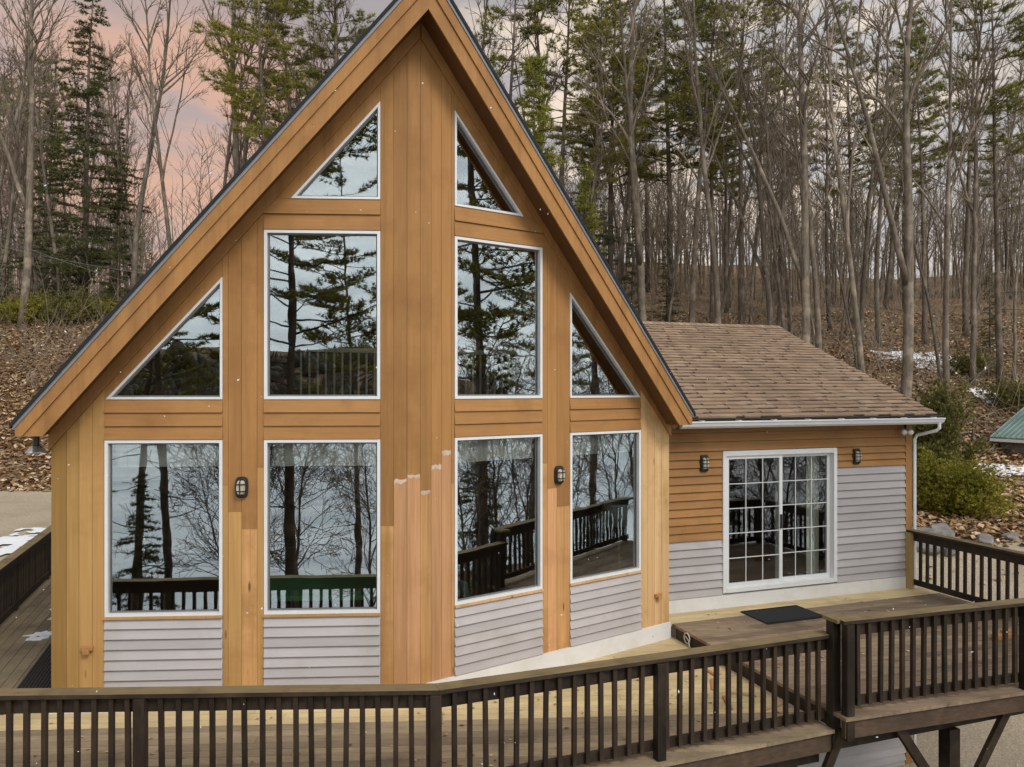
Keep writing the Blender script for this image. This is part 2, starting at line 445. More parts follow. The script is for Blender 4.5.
# centre column, left face (from the edge outwards) and right face
mb = board_column(-1, b3, ZB, [(zpix(475.5, 8.5), 1, True), (zpix(480, 8.5), 1, True), (zpix(526, 8.48), 2, False)], 'c', cm)
mr_ = board_column(1, [0, .135, .27, .395, A0], ZB, [(zpix(491.5, 8.55), 2, True), (zpix(466, 8.6), 1, True), (zpix(452, 8.68), 1, True), (zpix(484, 8.7), 2, False)], 'c', cm)
off = len(mb.v); mb.v += mr_.v; mb.f += [tuple(i+off for i in f) for f in mr_.f]; mb.m += mr_.m
mb.build('centre_column', cm, house)
mb = board_column(-1, [A1, A1+.075, A1+.24, A1+.385, A2], ZB, [(zpix(467.5, 8.4), 2, False), (zpix(529, 8.4), 1, False), (zpix(511.5, 8.4), 2, False), (zpix(485, 8.4), 2, False)], 'p', cm)
mb.build('board_column', [M['stain'], M['cedar'], M['cedar_amber'], M['primer']], house)
mb = board_column(1, [A1, A1+.085, A1+.235, A2], ZB, [(zpix(463, 9.55), 2, False), (zpix(488, 9.6), 1, False), (zpix(506, 9.7), 2, False)], 'p', cm)
mb.build('board_column', cm, house)
ctop = lambda s: frieze(s)-.004
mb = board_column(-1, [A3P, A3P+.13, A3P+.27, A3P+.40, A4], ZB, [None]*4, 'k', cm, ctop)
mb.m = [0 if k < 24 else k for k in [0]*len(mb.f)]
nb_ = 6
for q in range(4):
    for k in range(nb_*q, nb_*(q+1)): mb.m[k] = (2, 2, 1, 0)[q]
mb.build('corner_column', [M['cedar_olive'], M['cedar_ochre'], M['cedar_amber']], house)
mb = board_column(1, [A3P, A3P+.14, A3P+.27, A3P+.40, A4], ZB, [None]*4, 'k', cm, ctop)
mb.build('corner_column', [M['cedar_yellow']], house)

def level_boards(sd, poly, rows, mats, name='band_boards'):
    mb = MB()
    z0 = min(p[1] for p in poly); z1 = max(p[1] for p in poly)
    for k in range(rows):
        a = z0+(z1-z0)*k/rows; b = z0+(z1-z0)*(k+1)/rows
        q = clip(clip(poly, 0, -1, -(a+(.008 if name == 'lap_siding' else .004))), 0, 1, b-.001)
        if len(q) < 3: continue
        # each board leans out a touch at its foot, like lapped siding
        i = len(mb.v)
        back = [W(sd, s, z, -.03) for s, z in q]
        front = [W(sd, s, z, .001+(.030 if name == 'lap_siding' else .020)*(1-(z-a)/(b-a))) for s, z in q]
        n = len(q)
        mb.v += [tuple(p) for p in back+front]
        mb.f.append(tuple(range(i+n-1, i-1, -1))); mb.m.append(0)
        mb.f.append(tuple(range(i+n, i+2*n))); mb.m.append(0)
        for j in range(n):
            c = i+j; d = i+(j+1) % n
            mb.f.append((c, d, d+n, c+n)); mb.m.append(0)
    wprism(mb, sd, [(p[0], p[1]) for p in poly], -.09, -.055 if name == 'lap_siding' else -.032, 0)
    return mb.build(name, mats, house)
sill_z = .024
for sd in (-1, 1):
    level_boards(sd, [(A0, ZMT), (A1, ZMT), (A1, frieze(A1)), (1.556, ZTB), (A0, ZTB)], 2, M['stain_h'])
    level_boards(sd, [(A0, ZLT), (A1, ZLT), (A1, ZMB), (A0, ZMB)], 3, M['stain_h'])
    level_boards(sd, [(A2, ZLT), (A3P, ZLT), (A3P, ZMB), (A2, ZMB)], 3, M['stain_h'])
    mb = MB()
    wprism(mb, sd, [(A0, ZTT), (A0, frieze(A0)-.003), (1.556, ZTB), (TIP, ZTB)], -.05, .004)
    mb.build('rake_board', M['stain'], house)
    mb = MB()
    wprism(mb, sd, [(A2, ZST), (A2, frieze(A2)-.003), (A3P, frieze(A3P)-.003), (A3P, ZMB), (A3, ZMB)], -.05, .004)
    mb.build('rake_board', M['stain'], house)
    for (a, b) in ((A0, A1), (A2, A3P)):
        level_boards(sd, [(a, ZB), (b, ZB), (b, ZLB-sill_z), (a, ZLB-sill_z)], 7, M['grey'], 'lap_siding')
    # frieze board under the soffit
    mb = MB()
    wprism(mb, sd, [(0, frieze(0)), (A4+.02, frieze(A4+.02)), (A4+.02, frieze(A4+.02)+.26), (0, frieze(0)+.26)], -.04, .024)
    mb.build('frieze_board', M['stain'], house)
    mb = MB()
    wprism(mb, sd, [(0, -.02), (A4+.008, -.02), (A4+.008, ZB), (0, ZB)], -.06, .026)
    mb.build('base_trim', M['trim_white'], house)

# --- windows
def window(sd, poly, fw=.045, sill=True, label=None):
    """frame follows the outline, glass behind, grey gasket round the glass"""
    n = len(poly)
    cx = sum(p[0] for p in poly)/n; cz = sum(p[1] for p in poly)/n
    def inset(d):
        res = []
        area = sum(poly[i][0]*poly[(i+1) % n][1]-poly[(i+1) % n][0]*poly[i][1] for i in range(n))
        sg = 1 if area > 0 else -1
        lines = []
        for i in range(n):
            p, q = poly[i], poly[(i+1) % n]
            dx, dz = q[0]-p[0], q[1]-p[1]; l = math.hypot(dx, dz)
            nx, nz = -dz/l*sg, dx/l*sg
            lines.append((p[0]+nx*d, p[1]+nz*d, dx, dz))
        for i in range(n):
            x1, z1, dx1, dz1 = lines[i-1]; x2, z2, dx2, dz2 = lines[i]
            den = dx1*dz2-dz1*dx2
            t = ((x2-x1)*dz2-(z2-z1)*dx2)/den
            res.append((x1+dx1*t, z1+dz1*t))
        return res
    mb = MB()
    def ring(pa, pb, o0, o1):
        for i in range(n):
            j = (i+1) % n
            mb.prism([W(sd, *pa[i], o0), W(sd, *pa[j], o0), W(sd, *pb[j], o0), W(sd, *pb[i], o0)], wnor(sd)*(o1-o0))
    ring(inset(.001), inset(fw), -.055, .012)
    fr = mb.build('window', M['vinyl'], house)
    if label: fr['label'] = label
    mb = MB(); ring(inset(fw), inset(fw+.016), -.058, -.030)
    g = mb.build('gasket', M['vinyl_in'], fr)
    mb = MB(); pg = inset(fw+.012)
    mb.prism([W(sd, *p, -.046) for p in pg], wnor(sd)*.005)
    g = mb.build('pane', M['glass'], fr)
    if sill:
        a = min(p[0] for p in poly); b = max(p[0] for p in poly); z = min(p[1] for p in poly)
        mb = MB(); wprism(mb, sd, [(a-.005, z-sill_z), (b+.005, z-sill_z), (b+.005, z-.002), (a-.005, z-.002)], -.05, .034)
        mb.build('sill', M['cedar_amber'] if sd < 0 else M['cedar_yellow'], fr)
def rect(a, b, z0, z1): return [(a, z0), (b, z0), (b, z1), (a, z1)]
for sd in (-1, 1):
    window(sd, [(A0, ZTB), (TIP, ZTB), (A0, ZTT)], .026, False)
    window(sd, rect(A0, A1, ZMB, ZMT), .034, False)
    window(sd, [(A2, ZMB), (A3, ZMB), (A2, ZST)], .026, False)
    window(sd, rect(A0, A1, ZLB, ZLT), .034)
    window(sd, rect(A2, A3P, ZLB, ZLT), .034)

# --- roof body, fascia and shingle edge
OV = .408
TLIP = {-1: (4.202, 3.152), 1: (4.077, 3.183)}
CP, SP = math.cos(R(16.2)), math.sin(R(16.2))
ZS = 2.985
LEN = 10.4
for sd in (-1, 1):
    tt, zt = TLIP[sd]; m = (ZR-zt)/tt
    dirv = wdir(sd); F0 = P0 + FW*OV
    def fp(t, z, fo=0): return F0 + dirv*t + UP*z + FW*fo
    def band(o_top, o_bot, t1=tt):
        p = [(0, ZR-o_top), (t1, ZR-m*t1-o_top), (t1, ZR-m*t1-o_bot), (0, ZR-o_bot)]
        return clip(p, 0, -1, -ZS)
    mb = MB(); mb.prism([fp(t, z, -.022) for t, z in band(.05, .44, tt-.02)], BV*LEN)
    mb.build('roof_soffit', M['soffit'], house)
    mb = MB(); mb.prism([fp(t, z, .004) for t, z in band(.075, .24)], BV*.034)
    mb.build('fascia_board', M['stain'], house)
    mb = MB(); mb.prism([fp(t, z, -.016) for t, z in band(.23, .47, tt-.05)], BV*.03)
    mb.build('fascia_board', M['stain'], house)
    mb = MB(); mb.prism([fp(t, z, .016) for t, z in [(0, ZR-.028), (tt+.02, zt-.028-.02*m), (tt+.02, zt-.078-.02*m), (0, ZR-.078)]], BV*.02)
    mb.build('drip_edge', M['drip'], house)
    mb = MB(); mb.prism([fp(t, z, .03) for t, z in [(0, ZR+.022), (tt+.05, zt+.022-.05*m), (tt+.05, zt-.028-.05*m), (0, ZR-.028)]], BV*(LEN+.03))
    mb.build('main_roof', M['roof_dark'], house)
    # side wall under the eave
    u = sd*A4*CP
    mb = MB()
    w0 = A4*SP+.002
    mb.prism([H(u-sd*.14, w0+.02, -3.3), H(u, w0, -3.3), H(u, LEN-.6, -3.3), H(u-sd*.14, LEN-.6, -3.3)], UP*(3.3+ZS+.01))
    sw = mb.build('side_wall', M['grey'], house)
    mb = MB(); wprism(mb, sd, [(0, -3.3), (A4, -3.3), (A4, -.025), (0, -.025)], -.1, 0)
    mb.build('foundation_wall', M['concrete'], house)
mb = MB(); mb.prism([H(-3.7, LEN-.7, -3.3), H(3.7, LEN-.7, -3.3), H(3.7, LEN-.7, ZS+.3), H(0, LEN-.7, 7.45), H(-3.7, LEN-.7, ZS+.3)], BV*.1)
mb.build('rear_wall', M['grey'], house)

# --- rooms behind the glass
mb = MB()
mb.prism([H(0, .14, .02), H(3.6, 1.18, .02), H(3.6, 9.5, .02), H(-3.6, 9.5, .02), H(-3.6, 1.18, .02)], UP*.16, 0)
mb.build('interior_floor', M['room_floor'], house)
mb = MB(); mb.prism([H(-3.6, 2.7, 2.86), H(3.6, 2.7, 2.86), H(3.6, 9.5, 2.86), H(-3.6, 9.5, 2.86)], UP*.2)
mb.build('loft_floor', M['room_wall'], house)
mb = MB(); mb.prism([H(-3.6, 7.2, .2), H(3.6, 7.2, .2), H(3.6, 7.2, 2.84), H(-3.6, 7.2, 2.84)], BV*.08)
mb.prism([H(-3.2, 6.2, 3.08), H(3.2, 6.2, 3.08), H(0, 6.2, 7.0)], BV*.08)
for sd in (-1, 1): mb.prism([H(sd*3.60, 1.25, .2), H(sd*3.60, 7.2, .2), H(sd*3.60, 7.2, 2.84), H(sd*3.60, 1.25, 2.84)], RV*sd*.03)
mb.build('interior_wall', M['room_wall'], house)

# --- the low wing: lapped walls, sliding door, shingled roof
WW = 1.58; UD0, UD1, ZD0, ZD1 = 4.975, 7.104, .40, 2.535; UE = 8.66; ZU = .178
def Q(u, z, off=0): return H(u, WW-off, z)
def lap(u0, u1, z0, z1, ex, mats, name, cut=None, parent=house):
    mb = MB(); z = z0
    n = max(1, round((z1-z0)/ex)); ex = (z1-z0)/n
    for k in range(n):
        a, b = z0+k*ex, z0+(k+1)*ex
        pr = [Q(u0, a+.008, -.012), Q(u0, a+.008, .030), Q(u0, b-.001, .001), Q(u0, b-.001, -.012)]
        mb.prism(pr, RV*(u1-u0))
    return mb.build(name, mats, parent)
def wbox(mb, u0, u1, z0, z1, o0, o1, mi=0):
    mb.prism([Q(u0, z0, o0), Q(u1, z0, o0), Q(u1, z1, o0), Q(u0, z1, o0)], FW*(o1-o0), mi)
ZWT = 2.95
lap(3.55, UD0-.002, 1.21, ZD1+.0, .12, M['stain_h'], 'lap_siding')
lap(3.55, UD0-.002, .37, 1.21, .12, M['grey'], 'lap_siding')
lap(3.55, UE-.13, ZD1+.002, ZWT, .12, M['stain_h'], 'lap_siding')
lap(UD1+.002, UE-.13, 2.21, ZD1, .12, M['stain_h'], 'lap_siding')
lap(UD1+.002, UE-.13, .37, 2.21, .1227, M['grey'], 'lap_siding')
mb = MB(); wbox(mb, 3.6, UE+.004, ZU-.02, .37, -.04, .03); mb.build('base_trim', M['trim_white'], house)
mb = MB(); wbox(mb, UE-.13, UE, .371, ZWT, -.12, .026); mb.build('corner_board', M['stain'], house)
# wing shell: back of wall, side wall, rear
mb = MB()
wbox(mb, 3.6, UD0-.01, -3.3, ZWT, -.16, -.045); wbox(mb, UD1+.01, UE-.02, -3.3, ZWT, -.16, -.045)
wbox(mb, UD0-.01, UD1+.01, -3.3, ZD0-.005, -.16, -.045); wbox(mb, UD0-.01, UD1+.01, ZD1+.005, ZWT, -.16, -.045)
mb.prism([H(UE-.12, WW+.12, -3.3), H(UE-.004, WW+.12, -3.3), H(UE-.004, 8.8, -3.3), H(UE-.12, 8.8, -3.3)], UP*(3.3+ZWT))
mb.prism([H(3.9, 8.7, -3.3), H(UE-.13, 8.7, -3.3), H(UE-.13, 8.8, -3.3), H(3.9, 8.8, -3.3)], UP*(3.3+ZWT))
mb.prism([H(UE-.12, WW+.02, ZWT+.002), H(UE-.12, 8.78, ZWT+.002), H(UE-.12, 5.2, 4.5)], RV*.11)
mb.build('wing_wall', M['grey'], house)
lap(5.6, UE-.13, -3.3, ZU-.26, .125, M['grey'], 'lower_siding')
mb = MB(); wbox(mb, UE-.13, UE, -3.3, ZU-.26, -.1, .026); mb.build('corner_board', M['stain'], house)
mb = MB(); wbox(mb, 3.7, 5.4, -3.3, -.3, -.04, .012); wbox(mb, 5.42, 5.58, -3.3, -.3, -.04, .03)
mb.build('lower_door_panel', M['trim_white'], house)
mb = MB()
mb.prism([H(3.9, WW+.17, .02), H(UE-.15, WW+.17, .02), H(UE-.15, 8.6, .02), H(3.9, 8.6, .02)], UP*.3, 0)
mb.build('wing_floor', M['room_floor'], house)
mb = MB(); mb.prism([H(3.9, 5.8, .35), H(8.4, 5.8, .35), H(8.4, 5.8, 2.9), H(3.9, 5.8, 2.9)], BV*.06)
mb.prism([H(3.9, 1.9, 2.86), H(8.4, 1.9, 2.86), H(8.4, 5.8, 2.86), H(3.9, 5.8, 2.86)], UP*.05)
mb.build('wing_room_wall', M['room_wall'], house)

# sliding door
mb = MB()
cw = .062
wbox(mb, UD0, UD0+cw, ZD0, ZD1, -.12, .036); wbox(mb, UD1-cw, UD1, ZD0, ZD1, -.12, .036)
wbox(mb, UD0+cw, UD1-cw, ZD1-.075, ZD1, -.12, .036); wbox(mb, UD0+cw, UD1-cw, ZD0, ZD0+.06, -.12, .045)
door = mb.build('sliding_door', M['vinyl'], house)
umid = (UD0+UD1)/2+.0
def sash(u0, u1, o, name):
    mb = MB(); st = .058
    z0, z1 = ZD0+.062, ZD1-.077
    wbox(mb, u0, u0+st, z0, z1, o-.035, o); wbox(mb, u1-st, u1, z0, z1, o-.035, o)
    wbox(mb, u0+st, u1-st, z1-.05, z1, o-.035, o); wbox(mb, u0+st, u1-st, z0, z0+.07, o-.035, o)
    s = mb.build(name, M['vinyl'], door)
    mb = MB()
    a, b, c, d = u0+st, u1-st, z0+.07, z1-.05
    for k in (1, 2):
        u = a+(b-a)*k/3; wbox(mb, u-.0055, u+.0055, c, d, o-.012, o-.002)
    for k in range(1, 5):
        z = c+(d-c)*k/5
        for q in range(3):
            wbox(mb, a+(b-a)*q/3+(.006 if q else 0), a+(b-a)*(q+1)/3-(.006 if q < 2 else 0), z-.0055, z+.0055, o-.0125, o-.0025)
    mb.build('muntin_grid', M['vinyl'], door)
    mb = MB(); wbox(mb, a-.004, b+.004, c-.004, d+.004, o-.022, o-.016); mb.build('pane', M['door_glass'], door)
sash(UD0+cw+.002, umid+.035, .005, 'fixed_sash')
sash(umid-.035, UD1-cw-.002, -.05, 'moving_sash')
mb = MB(); mb.obox(Q(umid-.0, 1.42, .02), RV*.012, BV*.014, UP*.11); mb.build('handle', M['black_metal'], door, bevel=.004)

# wing roof
EW, EZ, RWW, RZ, UR = 1.22, 3.04, 5.217, 4.776, 8.875
sl = V3((0, RWW-EW, RZ-EZ)); SLEN = sl.length
def RP(u, d, h=0):                          # on the front slope: along the eave, up the slope, out of it
    k = d/SLEN; nrm = (UP*(RWW-EW) - BV*(RZ-EZ)).normalized()
    return H(u, EW+(RWW-EW)*k, EZ+(RZ-EZ)*k) + nrm*h
mb = MB()
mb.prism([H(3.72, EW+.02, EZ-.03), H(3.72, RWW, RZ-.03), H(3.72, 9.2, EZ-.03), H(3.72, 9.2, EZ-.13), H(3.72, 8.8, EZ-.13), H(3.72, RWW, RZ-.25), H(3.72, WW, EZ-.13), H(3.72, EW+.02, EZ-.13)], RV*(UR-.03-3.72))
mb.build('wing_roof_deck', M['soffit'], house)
mb = MB()
rows = 31; ex = SLEN/rows
rr = random.Random(3)
for k in range(rows):
    mb.prism([RP(3.6, k*ex-.004, .002), RP(UR, k*ex-.004, .002), RP(UR, k*ex+.09, .002), RP(3.6, k*ex+.09, .002)], (RP(4, 0, .010)-RP(4, 0, .002)), 1)
    u = 3.6+rr.random()*.3
    while u < UR:
        wd = rr.choice((.11, .15, .18, .22, .27)); u1 = min(u+wd, UR)
        th = rr.choice((.016, .018, .030, .034)); d0 = k*ex + (.046 if th < .02 else 0) - rr.random()*.004
        d1 = min(d0+ex+.05, SLEN)
        if u1-u > .02:
            # a wedge: thick at its foot, thin where the next course covers it
            a = [RP(u, d0, .001), RP(u1, d0, .001), RP(u1, d1, .001), RP(u, d1, .001)]
            b = [RP(u, d0, th+.006), RP(u1, d0, th+.006), RP(u1, d1, .004), RP(u, d1, .004)]
            i = len(mb.v); mb.v += [tuple(p) for p in a+b]
            mb.f += [(i+3, i+2, i+1, i), (i+4, i+5, i+6, i+7), (i, i+1, i+5, i+4), (i+1, i+2, i+6, i+5), (i+2, i+3, i+7, i+6), (i+3, i, i+4, i+7)]; mb.m += [0]*6
        u = u1+.001
mb.build('wing_shingles', [M['shingle'], M['shingle_dark']], house, fix=False)
mb = MB()
u = 3.6
while u < UR-.02:                           # ridge caps
    u1 = min(u+.14, UR)
    for sg in (-1, 1):
        p = [H(u, RWW, RZ+.032), H(u1+.03, RWW, RZ+.024), H(u1+.03, RWW+sg*.15, RZ-.04), H(u, RWW+sg*.15, RZ-.03)]
        mb.prism(p, UP*.008)
    u = u1
mb.build('ridge_caps', M['shingle'], house)
mb = MB(); mb.prism([H(3.6, RWW+.02, RZ-.002), H(UR, RWW+.02, RZ-.002), H(UR, 9.25, EZ), H(3.6, 9.25, EZ)], UP*.02); mb.build('rear_shingles', M['shingle'], house)
mb = MB(); mb.prism([H(3.74, EW-.0, EZ-.012), H(UR+.01, EW, EZ-.012), H(UR+.01, EW+.015, EZ-.012), H(3.74, EW+.015, EZ-.012)], UP*-.045)
mb.build('eave_fascia', M['roof_dark'], house)
mb = MB()                                    # gable rake board at the right end
mb.prism([H(UR-.028, EW+.02, EZ-.008), H(UR-.028, RWW, RZ-.008), H(UR-.028, 9.2, EZ-.008), H(UR-.028, 9.2, EZ-.14), H(UR-.028, RWW, RZ-.15), H(UR-.028, EW+.02, EZ-.14)], RV*.025)
mb.build('rake_fascia', M['trim_white'], house)
# gutter with rounded front, outlet and downspout
mb = MB()
g0 = [(0, 0), (-.03, -.0), (-.075, .03), (-.095, .075), (-.11, .085), (-.11, .10), (-.085, .10), (-.07, .035), (-.02, .012), (-.005, .012), (-.005, .10), (0, .10)]
gz = EZ-.135
mb.prism([H(4.02, EW+a-.004, gz+b) for a, b in g0], RV*(UR+.02-4.02))
for uu in (4.02, UR+.022): mb.prism([H(uu, EW-.002, gz), H(uu, EW-.078, gz+.028), H(uu, EW-.112, gz+.1), H(uu, EW-.002, gz+.1)], RV*-.004)
gut = mb.build('gutter', M['gutter'], house)
mb = MB()
for k in range(8): mb.obox(H(4.35+k*.62, EW-.055, gz+.108), RV*.018, BV*.055, UP*.006)
mb.build('gutter_bracket', M['gutter'], gut)
mb = MB()
cab = [H(4.05+k*.1, EW-.012, EZ-.012+(.006 if k % 2 else -.004)) for k in range(50)]
mb.tube(cab, .014, 5); mb.build('heating_cable', M['black_metal'], gut)
mb = MB()
mb.tube([H(UR-.06, EW-.06, gz+.02), H(UR-.06, EW-.06, gz-.07), H(UR-.08, EW-.02, gz-.11), H(UE+.07, WW-.06, gz-.20), H(UE+.05, WW-.03, gz-.27), H(UE+.05, WW-.03, -2.7)], .027, 8)
mb.build('downspout', M['gutter'], house)
# little shed dormer on the right roof slope
mr2 = (ZR-3.183)/(4.077*CP)
def RS(u, w, h=0): return H(u, w, ZR-mr2*u+h)
mb = MB()
ud = 2.05
mb.prism([H(ud-.9, 4.2, ZR-mr2*(ud-.9)+.05), H(ud, 4.2, ZR-mr2*ud-.3), H(ud+.06, 4.2, ZR-mr2*ud+.34), H(ud-.9, 4.2, ZR-mr2*(ud-.9)+.12)], BV*2.5)
dm = mb.build('dormer', M['stain'], house)
mb = MB(); mb.prism([H(ud-.92, 4.12, ZR-mr2*(ud-.92)+.13), H(ud+.16, 4.12, ZR-mr2*ud+.33), H(ud+.16, 4.12, ZR-mr2*ud+.36), H(ud-.92, 4.12, ZR-mr2*(ud-.92)+.16)], BV*2.66)
mb.build('dormer_roof', M['gutter'], dm)

# ------------------------------------------------------------------ fittings on the house
def bulkhead(loc, nv, rv, label, square, group):
    t = thing('wall_light', label, 'wall light', tuple(loc), 0, group)
    loc = V3(loc); nv = V3(nv); rv = V3(rv)
    w, h = (.062, .105) if not square else (.062, .115)
    def oval(sc, o, n=20):
        pts = []
        for k in range(n):
            a = 2*math.pi*k/n; c, s = math.cos(a), math.sin(a)
            e = .55 if not square else .28
            x = math.copysign(abs(c)**e, c)*w*sc; z = math.copysign(abs(s)**e, s)*h*sc
            pts.append(loc+rv*x+UP*z+nv*o)
        return pts
    mb = MB(); mb.prism(oval(1.1, .0), nv*.03); mb.prism(oval(.97, .03), nv*.022); mb.build('housing', M['black_metal'], t, bevel=.005)
    mb = MB(); a = oval(.74, .052); b = oval(.62, .085); n = len(a)
    i = 0; mb.v = [tuple(p) for p in a+b]; mb.f = [tuple(range(n-1, -1, -1)), tuple(range(n, 2*n))]+[(k, (k+1) % n, n+(k+1) % n, n+k) for k in range(n)]; mb.m = [0]*len(mb.f)
    mb.build('lens', M['lens'], t, smooth=False)
    mb = MB()
    for zz in (-.35, .35) if not square else (-.45, 0, .45):
        mb.tube([loc+rv*(-w*.86)+UP*h*zz+nv*.05, loc+rv*(-w*.6)+UP*h*zz+nv*.092, loc+rv*(w*.6)+UP*h*zz+nv*.092, loc+rv*(w*.86)+UP*h*zz+nv*.05], .006, 5)
    mb.tube([loc-UP*h*.9+nv*.05, loc-UP*h*.6+nv*.096, loc+UP*h*.6+nv*.096, loc+UP*h*.9+nv*.05], .006, 5)
    mb.build('cage', M['black_metal'], t)
    return t
gl = 'black caged wall lights'
bulkhead(W(-1, 1.925, 2.405, .001), wnor(-1), wdir(-1), 'rounded black caged wall light between the two left lower prow windows', False, gl)
bulkhead(W(1, 1.945, 2.40, .001), wnor(1), wdir(1), 'rounded black caged wall light between the two right lower prow windows', False, gl)
bulkhead(Q(4.646, 2.365, .014), FW, RV, 'square black caged wall light on orange siding left of the sliding door', True, gl)
bulkhead(Q(7.495, 2.385, .014), FW, RV, 'square black caged wall light right of the sliding door above grey siding', True, gl)

def block(p, nv, rv, label):
    t = thing('mounting_block', label, 'block', tuple(p), 0, 'small wood blocks on the corner columns')
    mb = MB(); mb.obox(V3(p)+V3(nv)*.02, V3(rv)*.06, V3(nv)*.02, UP*.022); mb.build('plate', M['cedar'], t, bevel=.004)
    mb = MB(); mb.obox(V3(p)+V3(nv)*.05-UP*.03, V3(rv)*.035, V3(nv)*.012, UP*.025); mb.build('peg', M['cedar'], t, bevel=.003)
block(W(-1, 3.552, .689, .001), wnor(-1), wdir(-1), 'small cedar block screwed low on the left corner column')
block(W(1, 3.70, .632, .001), wnor(1), wdir(1), 'small cedar block screwed low on the right corner column beside the wing')

# flood lamps under the eaves
pl = H(-3.93, 1.15, ZS)
t = thing('eave_lamp', 'black mounted lamp with silver bell shade under the left roof eave', 'outdoor lamp', tuple(pl))
mb = MB(); mb.lathe(pl, [(.07, 0), (.07, -.02), (.03, -.03), (.03, -.12), (.05, -.13)], 14); mb.build('mount', M['black_metal'], t)
mb = MB(); mb.lathe(pl, [(.045, -.125), (.07, -.15), (.105, -.19), (.11, -.20), (.095, -.195), (.05, -.15)], 18); mb.build('shade', M['chrome'], t, smooth=True)
ps = Q(8.36, 2.80, .05)
t = thing('flood_lamp', 'twin bulb white flood lamp under the gutter at the wing corner', 'outdoor lamp', tuple(ps))
mb = MB(); mb.tube([Q(8.47, 2.90, .02), Q(8.47, 2.87, .07), Q(8.42, 2.82, .12)], .02, 8); mb.build('mount', M['black_metal'], t)
for (a, b) in ((8.36, .14), (8.43, .20)):
    mb = MB(); c = Q(a, 2.79, b); dv = (FW*.8-RV*.5-UP*.5).normalized()
    mb.tube([c-dv*.06, c-dv*.02, c+dv*.05, c+dv*.07, c+dv*.075], [.02, .028, .044, .04, .012], 12); mb.build('bulb', M['bulb'], t, smooth=True)

# door mat
mb = MB(); n = 0
mc = H(5.585, 1.0, ZU+.006)
mb.prism([H(5.08, .64, ZU+.006), H(6.09, .64, ZU+.006), H(6.09, 1.27, ZU+.006), H(5.08, 1.27, ZU+.006)], UP*.012)
for k in range(34):
    for q in range(2): mb.obox(H(5.11+k*.0285, .665+q*.58, ZU+.021), RV*.009, BV*.012, UP*.004)
tag(mb.build('door_mat', M['rubber']), 'black rubber doormat lying before the white sliding door', 'doormat')

# ------------------------------------------------------------------ inside, seen through the glass
def valance(sd, a, b, label):
    mb = MB(); nn = 40; top, bot = ZLT-.02, ZLT-.30
    fr, bk = [], []
    for k in range(nn+1):
        s = a+(b-a)*k/nn; o = -.10+.018*math.sin(k*1.7)+.006*math.sin(k*3.1)
        fr.append((s, o))
    for k in range(nn):
        (s0, o0), (s1, o1) = fr[k], fr[k+1]
        mb.prism([W(sd, s0, bot, o0), W(sd, s1, bot, o1), W(sd, s1, top, o1), W(sd, s0, top, o0)], wnor(sd)*-.006)
    tag(mb.build('window_valance', M['fabric_white'], smooth=False), label, 'curtain', 'ivory valances in the lower prow windows')
valance(-1, A2+.06, A3P-.06, 'ivory gathered valance behind the lower prow window at far left')
valance(-1, A0+.06, A1-.06, 'ivory gathered valance behind the window left of the central column')
valance(1, A0+.06, A1-.06, 'ivory gathered valance behind the window right of the central column')
valance(1, A2+.06, A3P-.06, 'ivory gathered valance behind the prow window above the floor lamp')

fl = W(1, 3.33, .19, -.36)
t = thing('floor_lamp', 'brass floor lamp with white drum shade behind the right lower window', 'lamp', tuple(fl))
mb = MB(); mb.lathe(fl, [(.15, 0), (.15, .02), (.03, .04)], 20); mb.build('base', M['brass'], t)
mb = MB(); mb.lathe(fl, [(.016, .03), (.016, .55), (.028, .6), (.016, .66), (.016, 1.5)], 10); mb.build('pole', M['brass'], t)
mb = MB(); mb.lathe(fl, [(.25, 1.40), (.215, 1.70), (.21, 1.70), (.245, 1.40)], 24); mb.build('lamp_shade', M['shade'], t, smooth=True)

def armchair(loc, rz, label):
    t = thing('armchair', label, 'chair', loc, rz, local=True)
    mb = MB(); mb.box((-.35, -.35, .22), (.35, .3, .44)); mb.build('seat', M['upholstery'], t, bevel=.05)
    mb = MB(); mb.prism([(-.35, .25, .4), (.35, .25, .4), (.33, .42, 1.0), (-.33, .42, 1.0)], (0, .12, .02)); mb.build('backrest', M['upholstery'], t, bevel=.04)
    for sx in (-1, 1):
        mb = MB(); mb.box((sx*.43-.06, -.36, .2), (sx*.43+.06, .35, .62)); mb.build('armrest', M['dark_wood'], t, bevel=.03)
        for sy in (-.3, .3):
            mb = MB(); mb.box((sx*.34-.025, sy-.025, 0), (sx*.34+.025, sy+.025, .22)); mb.build('leg', M['dark_wood'], t)
armchair(tuple(W(1, 1.05, .19, -.75)), R(150), 'teal armchair with dark arms behind the window right of the column')
tp = W(-1, 1.15, .36, -.85)
t = thing('game_table', 'green topped table behind the window left of the central column', 'table', tuple(tp), AL, local=True)
mb = MB(); mb.box((-1.0, -.5, .70), (.7, .55, .76)); mb.build('tabletop', M['felt'], t, bevel=.01)
mb = MB(); mb.box((-.9, -.42, .58), (.6, .46, .695)); mb.build('apron', M['dark_wood'], t)
for sx in (-.88, .58):
    for sy in (-.4, .44):
        mb = MB(); mb.box((sx-.04, sy-.04, 0), (sx+.04, sy+.04, .575)); mb.build('leg', M['dark_wood'], t)
